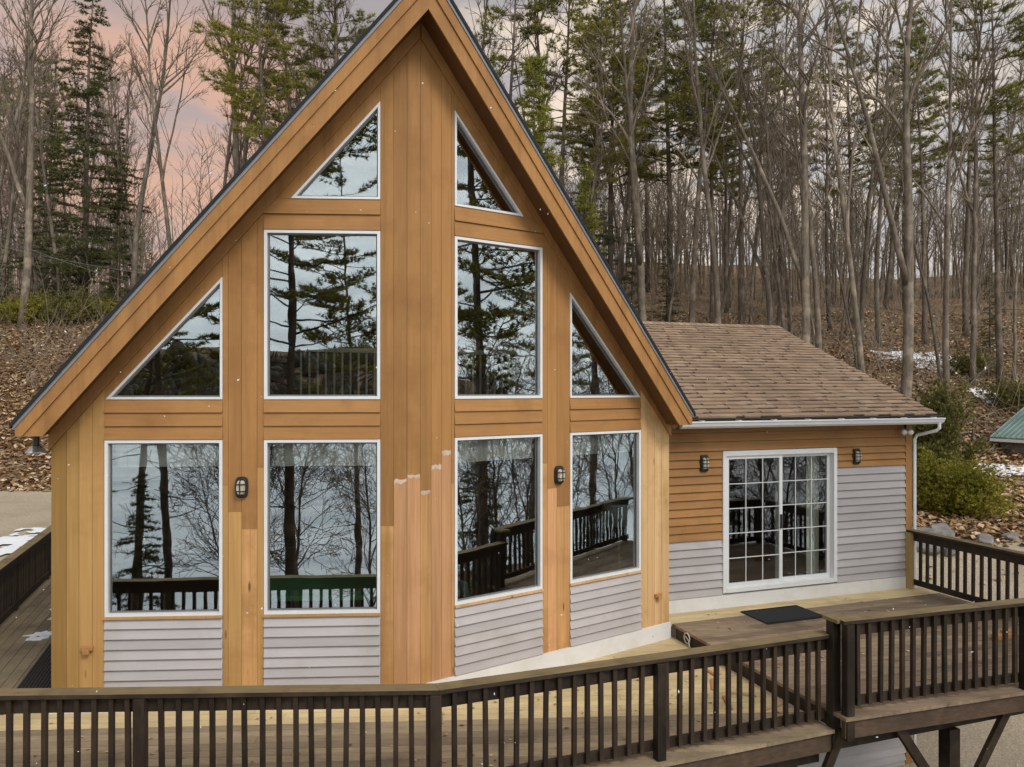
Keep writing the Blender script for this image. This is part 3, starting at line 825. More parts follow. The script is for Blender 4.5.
# loft railing
lr = H(-1.15, 2.78, 3.07)
t = thing('loft_railing', 'white spindled loft railing inside behind the upper prow windows', 'railing', tuple(lr), YAW, local=True)
mb = MB(); mb.box((0, -.03, .92), (4.4, .03, .98)); mb.build('handrail', M['fabric_white'], t)
mb = MB(); mb.box((0, -.02, .04), (4.4, .02, .08)); mb.build('bottom_rail', M['fabric_white'], t)
spm = MB(); spm.box((-.013, -.013, .081), (.013, .013, .919)); spm = spm.mesh('spindle', [M['fabric_white']])
for k in range(38):
    o = bpy.data.objects.new('spindle', spm); COL.objects.link(o); o.parent = t; o.location = (.08+k*.1135, 0, 0)
# curtain and red seat behind the sliding door
mb = MB()
for k in range(9):
    u0 = 6.77+k*.03
    mb.prism([Q(u0, .42, -.28-.025*(k % 2)), Q(u0+.03, .42, -.28-.025*((k+1) % 2)), Q(u0+.03, 2.5, -.28-.025*((k+1) % 2)), Q(u0, 2.5, -.28-.025*(k % 2))], BV*.006)
tag(mb.build('door_curtain', M['fabric_white']), 'pale curtain drawn aside behind the right panel of the sliding door', 'curtain')
rc = H(5.35, 2.75, .32)
t = thing('side_chair', 'red upholstered chair inside behind the left panel of the sliding door', 'chair', tuple(rc), R(200), local=True)
mb = MB(); mb.box((-.26, -.26, .40), (.26, .26, .50)); mb.build('seat', M['red_fabric'], t, bevel=.02)
mb = MB(); mb.prism([(-.25, .22, .52), (.25, .22, .52), (.23, .32, 1.15), (-.23, .32, 1.15)], (0, .05, 0)); mb.build('backrest', M['red_fabric'], t, bevel=.02)
for sx in (-.22, .22):
    for sy in (-.22, .22):
        mb = MB(); mb.box((sx-.02, sy-.02, 0), (sx+.02, sy+.02, .40)); mb.build('leg', M['dark_wood'], t)

# ------------------------------------------------------------------ deck
deck = thing('wooden_deck', 'L shaped timber deck of old brown and new yellow boards around the chalet', 'deck', (0, 6, 0))
def xy(p): return (p.x, p.y)
CA = V3((-.61, 6.56, 0)); AL0 = V3((-5.62, 6.40, 0))                 # railing line: far left, bend
BE = H(3.85, -1.87)
dA = (CA-AL0).normalized(); nA = V3((dA.y, -dA.x, 0)); dB = (BE-CA).normalized(); nB = V3((dB.y, -dB.x, 0))
LIPA = .15
def boards(poly, ang, z, matfn, mats, name, origin, bw=.14, gap=.007, th=.036):
    d = V3((math.cos(ang), math.sin(ang), 0)); n = V3((-d.y, d.x, 0))
    mb = MB(); vals = [(V3((*p, 0))-origin).dot(n) for p in poly]
    k0 = math.floor(min(vals)/bw); k1 = math.ceil(max(vals)/bw)
    for k in range(k0, k1):
        c = origin.dot(n)
        q = clip(clip(poly, -n.x, -n.y, -(c+k*bw+gap/2)), n.x, n.y, c+(k+1)*bw-gap/2)
        if len(q) < 3: continue
        # cut into lengths
        ts = [p[0]*d.x+p[1]*d.y for p in q]; t0, t1 = min(ts), max(ts)
        t = t0-random.random()*3
        while t < t1:
            t2 = t+3.6
            s = clip(clip(q, -d.x, -d.y, -t), d.x, d.y, t2-.004)
            if len(s) >= 3: mb.prism([(p[0], p[1], z-th) for p in s], (0, 0, th), matfn(k, s))
            t = t2
    return mb.build(name, mats, deck)
# lower deck in front of the line of the left wall, and the triangle beside the right wall
dl = wdir(-1)*-1; nl = V3((-dl.y, dl.x, 0))
f0 = AL0+nA*LIPA; f2 = BE+nB*LIPA+RV*.02
# corner of the two offset edges
den = dA.x*dB.y-dA.y*dB.x; pB = CA+nB*LIPA
tt_ = ((pB.x-f0.x)*dB.y-(pB.y-f0.y)*dB.x)/den; f1 = f0+dA*tt_
right_u = 3.85
fr_end = BE+(BE-CA).normalized()*(right_u-.012-3.85)+nB*LIPA
back_r = H(right_u-.012, 1.2)
front_poly = [xy(f0), xy(f1), xy(fr_end), xy(back_r), xy(back_r+BV*2), (f0.x, f0.y+8)]
cP = P0.dot(nl)
D1 = clip(front_poly, nl.x, nl.y, cP-.002)
boards(D1, AL, 0, lambda k, s: 1 if k >= -3 else 0, [M['old_deck'], M['new_deck']], 'lower_boards', P0)
D2 = clip(front_poly, -nl.x, -nl.y, -(cP+.002))
D2 = clip(D2, -RV.x, -RV.y, -(P0-RV*.15).dot(RV)); D2 = clip(D2, BV.x, BV.y, (P0+BV*1.2).dot(BV))
boards(D2, AL, 0, lambda k, s: 1, [M['old_deck'], M['new_deck']], 'lower_boards', P0)
# walkway along the left side
wk = [xy(H(-5.32, -.6)), xy(H(-3.80, -.6)), xy(H(-3.80, 10)), xy(H(-5.32, 10))]
wk = clip(wk, -nl.x, -nl.y, -(cP+.004))
boards(wk, YAW+R(90), 0, lambda k, s: 0, [M['old_deck_axis']], 'walkway_boards', H(-3.8, 0))
# upper deck before the sliding door
WC0, WC1 = -2.055, -2.26
LIPC = .125
up1 = [xy(H(right_u-.015, WC0-LIPC)), xy(H(8.78, WC1-LIPC)), xy(H(8.78, WW-.45)), xy(H(right_u, WW-.45))]
boards(up1, YAW, ZU, lambda k, s: 0, [M['worn_deck']], 'upper_boards', H(0, WW-.45))
up2 = [xy(H(3.80, WW-.447)), xy(H(8.78, WW-.447)), xy(H(8.78, WW-.034)), xy(H(3.80, WW-.034))]
boards(up2, YAW, ZU, lambda k, s: 0, [M['new_deck']], 'upper_boards', H(0, WW-.45))
# joists and rims
def joist(a, b, z0, z1, th, name='rim_joist', mat='rim'):
    a, b = V3(a), V3(b); d = (b-a).normalized(); n = V3((-d.y, d.x, 0))
    mb = MB(); mb.prism([a+n*th/2+UP*z0, a-n*th/2+UP*z0, b-n*th/2+UP*z0, b+n*th/2+UP*z0], UP*(z1-z0)); return mb.build(name, M[mat], deck)
joist(H(right_u+.02, 1.04), H(right_u+.02, -1.95), .0, ZU-.038, .038, 'step_riser', 'rail_dark')
joist(f0-nA*.06, f1-nA*.06, -.235, -.038, .045); joist(f1-nB*.06, f2-nB*.06, -.232, -.038, .045)
joist(H(right_u+.005, WC0-LIPC+.055), H(8.74, WC1-LIPC+.055), ZU-.225, ZU-.038, .045)
joist(H(8.74, -2.1), H(8.74, WW-.05), ZU-.225, ZU-.038, .045)
joist(H(-5.28, -.2), H(-5.28, 9.9), -.235, -.038, .045)
for k in range(9): joist(H(right_u+.35+k*.56, -2.04), H(right_u+.35+k*.56, 1.45), ZU-.22, ZU-.039, .038, 'floor_joist')
for k in range(9): joist(H(-.2+k*.46, -1.82), H(-.2+k*.46, -.35+.0*k), -.22, -.039, .038, 'floor_joist')
# posts and braces below
GZ = -3.2
def post(u, w, ztop, wd=.075):
    mb = MB(); mb.obox(H(u, w, (ztop+GZ)/2), RV*wd, BV*wd, UP*(ztop-GZ)/2); return mb.build('support_post', M['rail_dark'], deck, bevel=.006)
def brace(u0, w0, z0, u1, w1, z1):
    a, b = H(u0, w0, z0), H(u1, w1, z1); mb = MB()
    d = (b-a).normalized(); x = d.cross(FW).normalized()
    mb.prism([a+x*.05+FW*.025, a-x*.05+FW*.025, a-x*.05-FW*.025, a+x*.05-FW*.025], b-a); return mb.build('brace', M['rail_dark'], deck)
def beam(u0, u1, w, z0, z1):
    mb = MB(); mb.prism([H(u0, w-.04, z0), H(u1, w-.04, z0), H(u1, w+.04, z0), H(u0, w+.04, z0)], UP*(z1-z0)); mb.build('beam', M['rail_dark'], deck)
beam(3.9, 8.7, -1.95, ZU-.40, ZU-.226); beam(-.3, 3.8, -1.80, -.40, -.237)
post(5.44, -1.97, ZU-.402); post(8.3, -1.95, ZU-.402); post(3.45, -1.80, -.402); post(-.1, -1.8, -.402)
brace(4.60, -2.07, ZU-.22, 5.36, -2.07, ZU-1.25); brace(6.2, -2.08, ZU-.22, 5.52, -2.04, ZU-1.25)
brace(3.95, -2.0, ZU-.2, 3.5, -1.86, -1.2); brace(7.6, -2.04, ZU-.22, 8.25, -2.04, ZU-1.2)

# ------------------------------------------------------------------ railings
bal_mesh = {}
def baluster_mesh(h):
    k = round(h, 3)
    if k not in bal_mesh:
        mb = MB(); c = .0195
        mb.prism([(-c, -c, 0), (c, -c, 0), (c, c, 0), (-c, c, 0)], (0, 0, h-.0)); bal_mesh[k] = mb.mesh('baluster', [M['rail_dark']])
    return bal_mesh[k]
def railing(p0, p1, z, label, posts, h=.91, side=-1, cap_ext=(0, 0), lift=0, post_mats=None, post_top=None, spacing=.1385, first=.07, post_low=-.2, band=.135):
    """x along the run, y to its left; the balusters stand on the given side"""
    p0, p1 = V3(p0), V3(p1); d = p1-p0; Ln = d.length; rz = math.atan2(d.y, d.x)
    t = thing('deck_railing', label, 'railing', (p0.x, p0.y, z), rz, 'dark brown railings round the deck', local=True)
    mb = MB(); mb.box((-cap_ext[0], -.085, h-.038+lift), (Ln+cap_ext[1], .075, h+lift)); mb.m = [1, 0, 1, 1, 1, 1]; mb.build('cap_rail', [M['rail_cap'], M['rail_edge']], t, bevel=.003)
    mb = MB(); mb.box((.0, -.019, h-.038-band), (Ln, .019, h-.0385)); mb.build('top_band', M['rail_dark'], t)
    mb = MB(); mb.box((.0, -.019, .065), (Ln, .019, .155)); mb.build('bottom_rail', M['rail_dark'], t)
    for k, q in enumerate(posts):
        mb = MB(); y0 = side*.0195
        lo = post_low[k] if isinstance(post_low, (list, tuple)) else post_low
        ya, yb = sorted((y0, y0+side*.09)) if not (post_mats and k in post_mats) else (-.10, -.0195)
        mb.box((q-.046, ya, lo), (q+.046, yb, h-.039)); mb.build('post', (post_mats or {}).get(k, M['rail_dark']), t, bevel=.004)
    me = baluster_mesh(h-.046-.075)
    x = first
    while x < Ln-.03:
        if all(abs(x-q) > .065 for q in posts):
            o = bpy.data.objects.new('baluster', me); COL.objects.link(o); o.parent = t; o.location = (x+random.gauss(0, .0025), side*(.019+.0225), .075); o.rotation_euler = (random.gauss(0, .0012), random.gauss(0, .006), random.gauss(0, .03))
        x += spacing
    return t
def along(p0, p1, px):
    """distance along a run at which the image column px is met"""
    k = (px-512)/F; d = (p1-p0).normalized()
    t = (k*p0.y-p0.x)/(d.x-k*d.y); return t
lenA = (CA-AL0).length
railing(AL0, CA, 0, 'long low dark railing across the front before the left prow windows', [.05, along(AL0, CA, 144), lenA-.03], cap_ext=(.08, .03), h=.945)
railing(CA, BE, 0, 'slanting front railing between the bend and the raised platform', [along(CA, BE, 656)], cap_ext=(.03, .04), lift=.003, first=.12, h=.945)
C0 = H(3.92, WC0); C1 = H(8.66, WC1)
plat = railing(C0, C1, ZU, 'higher front railing of the raised platform before the sliding door', [.0, along(C0, C1, 1020), (C1-C0).length-.05], cap_ext=(.06, .08), first=.14, post_low=[-.25, -.22, -.22], h=.955)
D0 = H(8.62, WW-.02); Dn = H(8.62, -2.1)
railing(D0, Dn, ZU, 'side railing running from the wing corner post toward the lake', [.05, (Dn-D0).length*.55], side=1, h=.965, post_mats={0: M['post_new']}, cap_ext=(.05, -.02), post_low=[0.0, -.2], first=.17)
E0 = H(-5.16, -.9); E1 = H(-5.16, 9.8)
railing(E0, E1, 0, 'side railing of the snowy walkway along the left house wall', [.3, 2.4, 4.5, 6.6, 8.7, 10.5], side=1, cap_ext=(.05, .05))
# spare post where the lower railing ends against the platform
mb = MB(); pc = H(3.882, -1.955, 0); mb.obox(pc+UP*.44, RV*.052, BV*.05, UP*.652)
def adopt(o, root):
    o.parent = root; o.matrix_parent_inverse = (Matrix.Translation(root.location) @ root.rotation_euler.to_matrix().to_4x4()).inverted()
adopt(mb.build('post', M['rail_dark'], bevel=.004), plat)
mb = MB(); mb.prism([H(3.82, WC0-.02, ZU+.9155), H(4.02, WC0-.02, ZU+.9155), H(4.02, -1.86, ZU+.9155), H(3.82, -1.86, ZU+.9155)], UP*.0375)
adopt(mb.build('post_cap', M['rail_cap'], bevel=.004), plat)

# grate, rope loop, scraps and snow on the boards
gp = H(-4.30, 1.2, .0)
mb = MB()
for k in range(13): mb.obox(H(-4.29+k*.037, 2.45, .014), RV*.006, BV*1.25, UP*.008)
for k in range(52): mb.obox(H(-4.07, 1.22+k*.048, .011), RV*.235, BV*.006, UP*.008)
tag(mb.build('floor_grate', M['black_metal']), 'black metal grate lying on the walkway boards against the left wall', 'grate')
mb = MB()
cc = W(1, A4+.35, .09, .3); c0 = H(right_u-.01, .72, .10)
mb.tube([c0+RV*-.012+BV*(.07*math.cos(a))+UP*(.07*math.sin(a)) for a in [i*.52 for i in range(13)]], .009, 6)
mb.tube([c0+BV*.06, c0+BV*.02+UP*.02-RV*.02, c0-BV*.05-UP*.02-RV*.015, c0-BV*.09-UP*.09-RV*.03], .009, 6)
tag(mb.build('rope_loop', M['rope']), 'pale loop of rope on the step riser by the right corner column', 'rope')
rs = random.Random(11)
scr = [(3.35, -.6), (3.5, -.95), (3.2, -1.1), (3.62, -1.35), (3.55, -.2)]
for i, (u, w) in enumerate(scr):
    mb = MB(); a = rs.random()*3; c = H(u, w, .012); dx = V3((math.cos(a), math.sin(a), 0)); dy = V3((-dx.y, dx.x, 0))
    mb.obox(c, dx*(.10+rs.random()*.12), dy*.02, UP*.01)
    tag(mb.build('wood_scrap', M['scrap_o'] if i % 2 == 0 else M['scrap']), ('orange stained offcut of wood left on the new boards near the step' if i % 2 == 0 else 'pale offcut of wood left on the new boards near the step'), 'scrap', 'wood offcuts by the step')
def splotch(name, pts_c, rad, z, mat, label, cat, seed, axes=(V3((1, 0, 0)), V3((0, 1, 0))), th=.006, stretch=1):
    r = random.Random(seed); mb = MB()
    for (c, rr_) in pts_c:
        n = 18; ring = []
        for k in range(n):
            a = 2*math.pi*k/n; q = rr_*(.55+.6*r.random())
            ring.append(c+axes[0]*math.cos(a)*q*stretch+axes[1]*math.sin(a)*q+UP*z)
        mb.prism(ring, UP*th)
    o = mb.build(name, mat); return o
pts = [(H(-4.55+.35*rs.random(), 3.95+.2*k), .07+.10*rs.random()) for k in range(15)]
tag(splotch('snow', pts, 0, .001, M['snow'], '', '', 5, (RV, BV), .012, 1.4), 'thin patches of melting snow on the left walkway boards', 'snow', kind='stuff')
pts = [(H(7.35+.16*k+.1*rs.random(), .25+.18*rs.random()), .03+.045*rs.random()) for k in range(5)]
tag(splotch('snow', pts, 0, ZU+.001, M['snow'], '', '', 6, (RV, BV), .005, 1.5), 'thin smear of snow on the raised platform boards near the side railing', 'snow', kind='stuff')
mb = MB(); c = H(7.6, -.9, ZU+.04)
mb.obox(c, RV*.16, BV*.05, UP*.04); mb.obox(c+UP*.06+RV*.05, RV*.06, BV*.04, UP*.02)
tag(mb.build('wood_offcut', M['scrap_o'], bevel=.01), 'orange wood offcut behind the balusters of the raised platform', 'scrap')


# ------------------------------------------------------------------ ground
def interp(x, tab):
    if x <= tab[0][0]: return tab[0][1]
    for (a, va), (b, vb) in zip(tab, tab[1:]):
        if x <= b:
            return va+(vb-va)*(x-a)/(b-a)
    return tab[-1][1]
def sstep(a, b, x):
    t = max(0, min(1, (x-a)/(b-a))); return t*t*(3-2*t)
TLEFT = [(-24, -8.5), (-14, -6), (0, -2.6), (7, -1.0), (12, -.55), (28, -.4), (30, -.1), (46, 7.6), (60, 10.5), (90, 13), (130, 15), (200, 16), (420, 24)]
TRIGHT = [(-24, -8.8), (-12, -7), (0, -4.6), (8, -3.4), (13, -2.75), (18, -1.5), (20.5, -.65), (24, -.3), (30, .5), (36, 1.8), (45, 5.0), (52, 7.0), (65, 10.8), (90, 16), (130, 22), (200, 24), (420, 30)]
def T(x, y):
    if y < -24:
        z = interp(y, [(-420, 24), (-330, 9), (-262, -6), (-240, -9), (-40, -9), (-24, -8.7)])
        return z + (mnoise.noise(V3((x*.012, y*.012, 5)))*9 if y < -262 else 0)
    k = sstep(-7, 5, x)
    z = interp(y, TLEFT)*(1-k)+interp(y, TRIGHT)*k
    z -= 1.0*sstep(13.5, 20, x)*sstep(22, 31, y)*(1-sstep(38, 46, y))
    z -= 6*sstep(22, 50, x)*(1-sstep(6, 22, y))
    a = .03+.33*sstep(26, 40, y)
    z += mnoise.noise(V3((x*.16, y*.16, 1)))*a + mnoise.noise(V3((x*.5, y*.5, 9)))*a*.28
    z += (mnoise.noise(V3((x*.035, y*.02, 3)))*4.5+mnoise.noise(V3((x*.13, y*.06, 4)))*1.6)*sstep(55, 90, y)
    return z
def frange(a, b, s): return [a+s*i for i in range(int(round((b-a)/s))+1)]
XS = [-900, -600, -400, -280, -200, -150, -110, -85, -65, -54]+frange(-46, 46, .5)+[54, 65, 85, 110, 150, 200, 280, 400, 600, 900]
YS = [-900, -600, -480, -420, -385, -355, -330, -305, -285, -262, -240, -180, -120, -80, -50, -34]+frange(-24, 70, .5)+[76, 84, 95, 110, 130, 160, 200, 260, 340, 420]
vs = [(x, y, T(x, y)) for y in YS for x in XS]; nx = len(XS)
fs = [(j*nx+i, j*nx+i+1, (j+1)*nx+i+1, (j+1)*nx+i) for j in range(len(YS)-1) for i in range(nx-1)]
me = bpy.data.meshes.new('ground'); me.from_pydata(vs, [], fs); me.materials.append(M['ground']); me.polygons.foreach_set('use_smooth', [True]*len(fs))
structure(tag(bpy.data.objects.new('ground', me), 'leaf covered wooded hillside ground', None)); COL.objects.link(bpy.data.objects['ground'])
def drape(name, inside, x0, x1, y0, y1, st, mat, lift):
    mb = MB(); idx = {}
    def vid(i, j):
        if (i, j) not in idx:
            x, y = x0+i*st, y0+j*st; idx[(i, j)] = len(mb.v); mb.v.append((x, y, T(x, y)+lift))
        return idx[(i, j)]
    for i in range(int((x1-x0)/st)):
        for j in range(int((y1-y0)/st)):
            if inside(x0+(i+.5)*st, y0+(j+.5)*st):
                mb.f.append((vid(i, j), vid(i+1, j), vid(i+1, j+1), vid(i, j+1))); mb.m.append(0)
    return mb.build(name, mat, fix=False, smooth=True)
def nz(x, y, s, k=0): return mnoise.noise(V3((x*s, y*s, k)))
structure(tag(drape('driveway', lambda x, y: y < 28.7+nz(x, y, .5)*.7+nz(x, y, 2)*.25 and x < -8.3, -40, -8, 9.5, 31, .25, M['gravel'], .035), 'gravel driveway left of the house', None))
structure(tag(drape('gravel_yard', lambda x, y: y < 20.3+nz(x, y, .5, 2)*.9+nz(x, y, 2, 2)*.3 and x > 5.5, 4, 34, 2, 23, .25, M['gravel'], .035), 'gravel yard sloping past the wing corner', None))
def snowpatch(cx, cy, rx, ry, seed, lab, th=.6):
    def ins(x, y):
        q = ((x-cx)/rx)**2+((y-cy)/ry)**2
        return q+nz(x, y, .9, seed)*.8+nz(x, y, 3.2, seed)*.75 < th
    o = drape('snow', ins, cx-rx*1.5, cx+rx*1.5, cy-ry*1.5, cy+ry*1.5, .09, M['snow'], .075)
    tag(o, lab, 'snow', kind='stuff')
snowpatch(-13.8, 19.2, 3.2, 2.6, 3, 'broken patches of snow on the gravel driveway at left', .45)
snowpatch(24.6, 46.0, 2.6, 2.2, 4, 'bright snow patch among the trees up the right hillside', .9)
snowpatch(20.7, 32.6, 1.5, 1.0, 5, 'strip of snow in the hollow beside the green roofed shed', .8)
snowpatch(25.5, 41, 1.2, .9, 6, 'small snow patch above the green roofed shed', .6)
# frozen lake behind the camera
mb = MB(); mb.poly([(-1500, -1500, -7), (1500, -1500, -7), (1500, 24, -7), (-1500, 24, -7)])
structure(tag(mb.build('water', M['ice'], fix=False), 'snow covered frozen lake', None))

# fallen leaves
def scatter_leaves(n, x0, x1, y0, y1, keep, seed, lab):
    r = random.Random(seed); v = []; f = []
    while len(f) < n:
        y = y0+(y1-y0)*r.random(); x = x0+(x1-x0)*r.random()
        if abs(x) > y*.70 or not keep(x, y, r): continue
        z = T(x, y)+.03+r.random()*.07
        a = r.random()*6.28; s = .055+.075*r.random(); w = s*(.5+.4*r.random())
        c, sn = math.cos(a), math.sin(a); t1 = (r.random()-.5)*1.3; t2 = (r.random()-.5)*1.3
        i = len(v)
        for (p, q) in ((-s, 0), (0, -w), (s, 0), (0, w)):
            v.append((x+c*p-sn*q, y+sn*p+c*q, z+p*t1+q*t2))
        f.append((i, i+1, i+2, i+3))
    me = bpy.data.meshes.new('fallen_leaves'); me.from_pydata(v, [], f); me.materials.append(M['leaves'])
    o = bpy.data.objects.new('fallen_leaves', me); COL.objects.link(o); tag(o, lab, 'leaves', kind='stuff')
scatter_leaves(30000, -34, -6, 28, 50, lambda x, y, r: y > 28.4 and (y > 29.5 or r.random() < .5) and nz(x, y, .35, 7)+.75 > r.random() and (y < 44 or r.random() < .5), 21, 'dry brown leaves covering the steep bank left of the house')
scatter_leaves(38000, 7, 40, 18.5, 60, lambda x, y, r: (y > 20.3 or r.random() < .05) and nz(x, y, .35, 8)+.65 > r.random() and (y < 46 or r.random() < .5), 22, 'dry tan leaves covering the hillside right of the wing')

v = []; f = []; r = random.Random(31)
for _ in range(260):
    k = r.random()
    if k < .45: p = H(3.9+4.6*r.random(), -2.0+3.4*r.random(), ZU+.006)
    elif k < .8: p = CA.lerp(BE, r.random())+BV*(.1+1.7*r.random())+UP*.006
    else: p = AL0.lerp(CA, r.random())+V3((0, .1+1.6*r.random(), .006))
    a = r.random()*6.28; s = .016+.02*r.random(); c, sn = math.cos(a)*s, math.sin(a)*s; i = len(v)
    v += [(p.x-c, p.y-sn, p.z), (p.x+sn*.6, p.y-c*.6, p.z+.006), (p.x+c, p.y+sn, p.z+.004), (p.x-sn*.6, p.y+c*.6, p.z+.008)]; f.append((i, i+1, i+2, i+3))
me = bpy.data.meshes.new('deck_leaves'); me.from_pydata(v, [], f); me.materials.append(M['leaves'])
o = bpy.data.objects.new('deck_leaves', me); COL.objects.link(o); tag(o, 'few dry leaves and bits blown over the deck boards', 'leaves', kind='stuff')
# boulders by the gravel
def boulder(x, y, s, seed, lab):
    r = random.Random(seed); bm = bmesh.new(); bmesh.ops.create_icosphere(bm, subdivisions=3, radius=1)
    pl = [(V3((r.gauss(0, 1), r.gauss(0, 1), r.gauss(0, 1))).normalized(), .55+.35*r.random()) for _ in range(11)]
    for v in bm.verts:
        for n, d in pl:
            k = v.co.dot(n)
            if k > d: v.co -= n*(k-d)
        v.co += v.normal*mnoise.noise(v.co*3+V3((seed, 0, 0)))*.05
        v.co = V3((v.co.x*s*1.25, v.co.y*s, v.co.z*s*.8))
    me = bpy.data.meshes.new('boulder'); bm.to_mesh(me); bm.free(); me.materials.append(M['rock'])
    o = bpy.data.objects.new('boulder', me); COL.objects.link(o); o.location = (x, y, T(x, y)+s*.15); o.rotation_euler = (r.random()*.4, r.random()*.4, r.random()*6)
    tag(o, lab, 'rock', 'rocks by the gravel edge')
bl = [(10.95, 20.4, .55, 'largest grey boulder beside the downspout at the gravel edge'), (11.7, 20.9, .30, 'low flat rock just right of the largest boulder'), (11.9, 21.4, .36, 'grey rock under the yellow green shrub'), (12.6, 20.6, .25, 'small rock lying among leaves above the side railing'),
      (13.5, 20.9, .22, 'small pale rock at the edge of the gravel'), (11.3, 20.0, .24, 'small rock below the largest boulder'), (14.6, 21.3, .2, 'small half buried rock in leaves near the gravel')]
for i, (x, y, s, lab) in enumerate(bl): boulder(x, y, s, 40+i, lab)

M['grey_wall'] = wood('weathered_shed_boards', (.12, .10, .08), (.21, .18, .15), (20, 20, 2), .1, .8)
# ------------------------------------------------------------------ shed with the green roof
sc0 = V3((22.25, 36, 0)); ev = V3((.45, -.89, 0)).normalized(); pv = V3((.89, .45, 0)).normalized()
shed = thing('shed', 'small grey shed with ribbed green metal roof in the hollow at right', 'shed', tuple(sc0))
def S(a, b, z): return sc0+ev*a+pv*b+UP*z
ZE = 1.25; ZRG = 3.55; RB = 4.6
mb = MB(); mb.prism([S(.3, .35, -1.6), S(6.5, .35, -1.6), S(6.5, 8.8, -1.6), S(.3, 8.8, -1.6)], UP*(1.6+ZE+.08)); mb.prism([S(.3, .35, ZE+.08), S(.3, 8.8, ZE+.08), S(.3, RB, ZRG-.2)], ev*6.2)
mb.build('wall', M['grey_wall'], shed)
mb = MB(); mb.prism([S(0, 0, ZE), S(0, RB, ZRG), S(0, RB*2, ZE), S(0, RB*2, ZE-.06), S(0, RB, ZRG-.06), S(0, 0, ZE-.06)], ev*6.9)
k = 0
while k*.24 < 6.9:
    a = k*.24; mb.prism([S(a, -.02, ZE+.001), S(a+.06, -.02, ZE+.001), S(a+.045, -.02, ZE+.035), S(a+.015, -.02, ZE+.035)], pv*RB+UP*(ZRG-ZE)); k += 1
mb.build('roof', M['green_roof'], shed)
mb = MB(); mb.prism([S(0, -.01, ZE-.065), S(6.9, -.01, ZE-.065), S(6.9, -.01, ZE-.2), S(0, -.01, ZE-.2)], pv*.03); mb.build('fascia', M['trim_white'], shed)
mb = MB(); mb.prism([S(3.2, .33, -1.2), S(4.1, .33, -1.2), S(4.1, .33, .75), S(3.2, .33, .75)], pv*.04); mb.build('door', M['dark_wood'], shed)

# ------------------------------------------------------------------ trees
def rnd_dir(r, z0, z1):
    a = r.random()*6.283; z = z0+(z1-z0)*r.random(); q = math.sqrt(max(0, 1-z*z)); return V3((q*math.cos(a), q*math.sin(a), z))
def grow(r, p, d, ln, n, wander, lift):
    pts = [p.copy()]; d = d.normalized()
    for k in range(n):
        d = (d+V3((r.gauss(0, wander), r.gauss(0, wander), r.gauss(0, wander)+lift))).normalized()
        p = p+d*(ln/n); pts.append(p.copy())
    return pts
def at(pts, t):
    k = t*(len(pts)-1); i = min(int(k), len(pts)-2); return pts[i].lerp(pts[i+1], k-i), (pts[i+1]-pts[i]).normalized()
def add_branches(r, mb, pts, n, t0, t1, ln, rad, depth, spread, lift):
    for _ in range(n):
        t = t0+(t1-t0)*r.random(); p, d = at(pts, t)
        side = d.cross(rnd_dir(r, -1, 1)).normalized()
        bd = (d*math.cos(spread)+side*math.sin(spread)).normalized()
        l = ln*(1-.55*(t-t0)/max(.01, t1-t0))*(.6+.6*r.random())
        b = grow(r, p, bd, l, 5 if depth > 1 else 3, .13, lift)
        r0 = rad*(.7+.5*r.random()); m = len(b)
        mb.tube(b, [max(.008, r0*(1-.8*k/(m-1))) for k in range(m)], 5 if depth > 2 else (4 if depth > 1 else 3), 0, False)
        if depth > 1: add_branches(r, mb, b, {3: 6, 2: 5}[depth], .25, .98, l*.5, r0*.5, depth-1, spread*1.05, lift)
def hardwood(seed, Ht, r0, first=.4, forks=0, nb=20, wander=.03, label='', group='', spread=.6, ln=.3, mat='bark'):
    r = random.Random(seed); t = thing('bare_tree', label, 'tree', (0, -60, 0), 0, group, local=True)
    tr = grow(r, V3((0, 0, -.4)), V3((r.gauss(0, .03), r.gauss(0, .03), 1)), Ht, 14, wander, .03); m = len(tr)
    rad = [max(.02, r0*(1.25 if k == 0 else 1)*(1-.88*(k/(m-1))**1.15)) for k in range(m)]
    mb = MB(); mb.tube(tr, rad, 9, 0)
    stems = [(tr, r0)]
    for q in range(forks):
        tt = .22+.25*r.random(); p, d = at(tr, tt); b = grow(r, p, (d+rnd_dir(r, -.1, .2)*.42).normalized(), Ht*(1-tt)*.9, 10, .04, .05); mm = len(b)
        rr0 = r0*(1-.88*tt)*.75; mb.tube(b, [max(.018, rr0*(1-.88*k/(mm-1))) for k in range(mm)], 7, 0); stems.append((b, rr0))
    mb.build('trunk', M[mat], t, fix=False, smooth=True)
    mb = MB()
    for i, (s, rr0) in enumerate(stems):
        add_branches(r, mb, s, nb if i == 0 else nb//2, first if i == 0 else .15, .97, Ht*ln, rr0*.33, 3, spread, .045)
    mb.build('crown', M['twig'], t, fix=False, smooth=True)
    return t
def tuft(r, mb, c, d, n, l, w):
    for _ in range(n):
        dd = (d*.75+rnd_dir(r, -.6, 1)*.85).normalized(); sd = dd.cross(rnd_dir(r, -1, 1)).normalized()*w*.5
        i = len(mb.v); e = c+dd*l*(.6+.6*r.random()); mb.v += [tuple(c-sd), tuple(c+sd), tuple(e)]; mb.f.append((i, i+1, i+2)); mb.m.append(0)
def crown(fo, br, mat, t):
    k = len(fo.v); fo.v += br.v; fo.f += [tuple(i+k for i in f) for f in br.f]; fo.m += [1]*len(br.f)
    return fo.build('crown', [M[mat], M['bark_pine']], t, fix=False)
